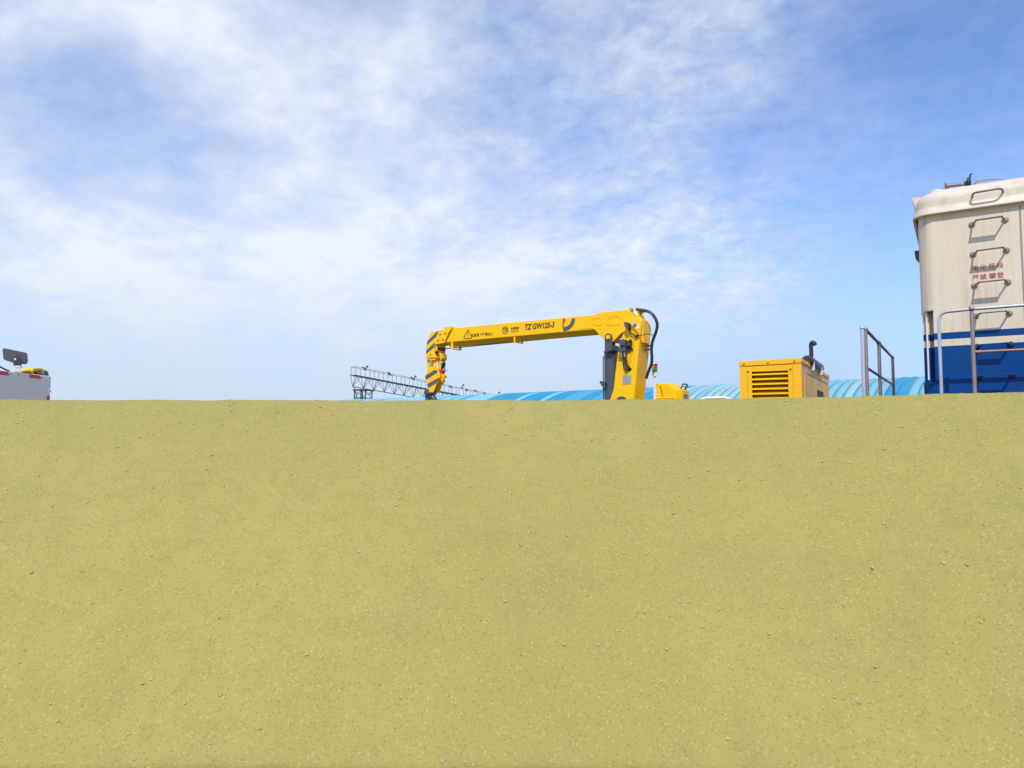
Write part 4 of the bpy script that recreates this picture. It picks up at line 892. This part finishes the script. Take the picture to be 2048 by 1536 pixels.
for (a, b2) in C4: tl_.box((a, b2, (tcz - .08) / 2), (.12, .12, tcz - .08))
tl_.box((tx0 + .42 * (tx1 - tx0), ym, (tcz - .08) / 2), (.13, .13, tcz - .08))
zq = tcz - .1
while zq > 1.2:
    for i in range(4):
        a, b2 = C4[i], C4[(i + 1) % 4]; bar(tl_, (*a, zq), (*b2, zq - 1.0), .04); bar(tl_, (*a, zq - 1.0), (*b2, zq - 1.0), .04)
    zq -= 1.0
T_.part('support_tower', tl_, M['truss'])
kb = [(59.513, 8.146), (60.221, 6.227), (63.232, 7.745), (62.273, 7.068)]
dz_ = kb[1][1] - kb[0][1]; dx_ = kb[1][0] - kb[0][0]; k3 = (kb[0][1] - .0) / -dz_
br2 = MB(); bar(br2, (kb[0][0], ym - .3, kb[0][1]), (kb[0][0] + dx_ * k3, ym - .3, 0), .07); T_.part('raking_leg', br2, M['truss'])
br2 = MB(); bar(br2, (kb[2][0], ym, kb[2][1]), (kb[3][0], ym, kb[3][1]), .06); T_.part('knee_brace', br2, M['truss'])
tl2 = MB()
for (a, b2) in C4: tl2.box((a + 40, b2, 2.2), (.12, .12, 4.4))
T_.part('support_tower', tl2, M['truss'])

# ------------------------------------------------------------------ truck box at the left
TF = 180.0; TPp = 6.8
# frame: x runs away from the camera, y runs to the left
Tk = Thing('box_truck', 'grey box truck body edged with red and white reflective tape', 'truck', TF, (7.6, TPp + 1.1, 0))
tz = 2.985; tx1 = 10.45; tx0_ = 4.6; tw_ = 2.2
m2 = MB(); m2.box(((tx0_ + tx1) / 2, TPp + tw_ / 2, (tz + 1.0) / 2), (tx1 - tx0_, tw_, tz - 1.0)); tbody = Tk.part('cargo_box', m2, M['grey_box'], bevel=.012)
def tape(y0, x0, x1, z0, z1, mat, nm):
    m3 = MB(); m3.box(((x0 + x1) / 2, TPp - .0015, (z0 + z1) / 2), (x1 - x0, .003, z1 - z0)); return Tk.part(nm, m3, mat, tbody)
pos = [9.133, 9.561, 9.793, 9.975, 10.214, 10.446]
for a, b2, mt, nm in ((pos[0], pos[1], 'tape_red', 'red_tape'), (pos[1] + .012, pos[2], 'tape_white', 'white_tape'), (pos[3], pos[4], 'tape_red', 'red_tape'), (pos[4] + .008, tx1 - .012, 'tape_white', 'white_tape')):
    tape(0, a, b2, tz - .058, tz - .008, M[mt], nm)
vx1 = tx1 - .014
for z1_, z0_, mt, nm in ((2.848, 2.690, 'tape_white', 'white_tape'), (2.688, 2.5, 'tape_red', 'red_tape'), (2.46, 2.30, 'tape_white', 'white_tape')): tape(0, vx1 - .068, vx1, z0_, z1_, M[mt], nm)
for rx, rz_ in ((pos[1] + .04, tz - .035), (pos[2] - .04, tz - .035), (pos[4] + .035, tz - .035), (tx1 - .035, tz - .035), (vx1 - .02, 2.835), (vx1 - .035, 2.705), (tx1 - .01, 2.76)):
    m3 = MB(); m3.tube([(rx, TPp - .002, rz_), (rx, TPp - .009, rz_)], [.011, .007], 8); Tk.part('rivet', m3, M['dark_grey'], tbody)
m2 = MB(); m2.box(((tx0_ + tx1) / 2, TPp + tw_ / 2, .85), (tx1 - tx0_, 1.0, .25)); Tk.part('chassis', m2, M['frame_black'])
for wx in (5.6, 9.2):
    for wy in (TPp + .2, TPp + tw_ - .2):
        m2 = MB(); m2.tube([(wx, wy - .14, .45), (wx, wy + .14, .45)], .45, 26); wo_ = Tk.part('wheel', m2, M['tyre'], bevel=.02); m2 = MB(); m2.tube([(wx, wy - .15, .45), (wx, wy + .15, .45)], .24, 20); Tk.part('rim', m2, M['bracket_white'], wo_)
# work lamp on the truck's roof edge, turned to face the yard
def turned(mb, fr_a, fr_b):
    a, b_ = R(fr_a), R(fr_b)
    out = []
    for l, p, z in mb.v:
        X_, Y_ = l * math.sin(a) + p * math.cos(a), -l * math.cos(a) + p * math.sin(a)
        out.append((X_ * math.sin(b_) - Y_ * math.cos(b_), X_ * math.cos(b_) + Y_ * math.sin(b_), z))
    mb.v = out; return mb
PF, PP = 125.6, 11.862
bk_ = [(0.084, 3.055), (0.088, 3.082), (0.108, 3.083), (0.111, 3.049), (0.171, 3.049), (0.17, 3.076), (0.188, 3.066), (0.186, 2.988), (0.087, 2.996)]
m2 = MB(); m2.prism(bk_, PP - .03, PP + .03); lb_ = Tk.part('lamp_bracket', turned(m2, PF, TF), M['bracket_white'])
pn = [(-0.042, 3.287), (-0.034, 3.301), (-0.019, 3.305), (0.202, 3.263), (0.229, 3.256), (0.239, 3.241), (0.251, 3.133), (0.239, 3.108), (0.217, 3.101), (0.173, 3.107), (0.08, 3.115), (-0.017, 3.15), (-0.029, 3.165)]
m2 = MB(); m2.prism(roundpoly(pn, .02, 3), PP - .02, PP + .06); wlp = Tk.part('work_lamp', turned(m2, PF, TF), M['lamp_body'], bevel=.018)
nk = [(0.083, 3.079), (0.084, 3.17), (0.09, 3.203), (0.106, 3.221), (0.128, 3.219), (0.149, 3.196), (0.164, 3.137), (0.181, 3.106), (0.18, 3.074)]
m2 = MB(); m2.prism(roundpoly(nk, .02, 3), PP - .055, PP - .01); Tk.part('lamp_neck', turned(m2, PF, TF), M['lamp_edge'], wlp, bevel=.012)
mk2 = [(0.091, 3.172), (0.108, 3.175), (0.116, 3.144), (0.106, 3.154), (0.102, 3.143), (0.094, 3.145)]
m2 = MB(); m2.prism(mk2, PP - .0575, PP - .0545); Tk.part('lamp_mark', turned(m2, PF, TF), M['label_white'], wlp)
cbp = [(9.379, 3.053), (9.423, 3.039), (9.512, 3.013), (9.622, 2.99)]; m2 = MB(); m2.tube([p3(v, TPp + .03) for v in cbp], .012, 8); Tk.part('lamp_cable', m2, M['dark_grey'], wlp)

# yellow machine peeping over the truck
YM = Thing('yellow_machine', 'yellow rounded machine arm with dark end cap behind the grey truck', 'machine', TF, (12.345, 8.3, 0))
yb_ = [(12.222, 3.15), (12.252, 3.233), (12.285, 3.26), (12.386, 3.274), (12.521, 3.277), (12.554, 3.252), (12.561, 3.148), (12.324, 3.137)]
m2 = MB(); m2.prism(roundpoly(yb_, .03, 3), 8.3, 8.65); ybd = YM.part('rounded_body', m2, M['yellow'], bevel=.03)
yc_ = [(12.555, 3.245), (12.617, 3.257), (12.677, 3.241), (12.708, 3.152), (12.561, 3.141)]; m2 = MB(); m2.prism(yc_, 8.3, 8.63); YM.part('end_cap', m2, paint('cap_grey', (.11, .12, .16), .4), ybd, bevel=.02)
ya_ = [(11.985, 3.191), (12.119, 3.216), (12.247, 3.23), (12.271, 3.174), (12.122, 3.162), (11.987, 3.158)]; m2 = MB(); m2.prism(ya_, 8.31, 8.5); YM.part('arm', m2, M['yellow'], bevel=.01)
m2 = MB()
for hx in ((12.312, 3.198), (12.415, 3.22), (12.339, 3.174), (12.458, 3.175)): m2.box((hx[0], 8.288, hx[1]), (.07, .03, .02))
sl3 = [(11.996, 3.165), (12.014, 3.177), (12.23, 3.184), (12.221, 3.167)]; m2.prism(sl3, 8.285, 8.31); YM.part('grille_slot', m2, M['frame_black'], ybd)
yq = (12.384, 3.151); m2 = MB(); m2.box((yq[0], 8.47, yq[1] / 2 - .05), (.22, .22, yq[1] - .1)); YM.part('mast', m2, M['yellow'])
m2 = MB(); m2.box((yq[0], 8.47, .2), (.5, .3, .4)); YM.part('base', m2, M['frame_black'])
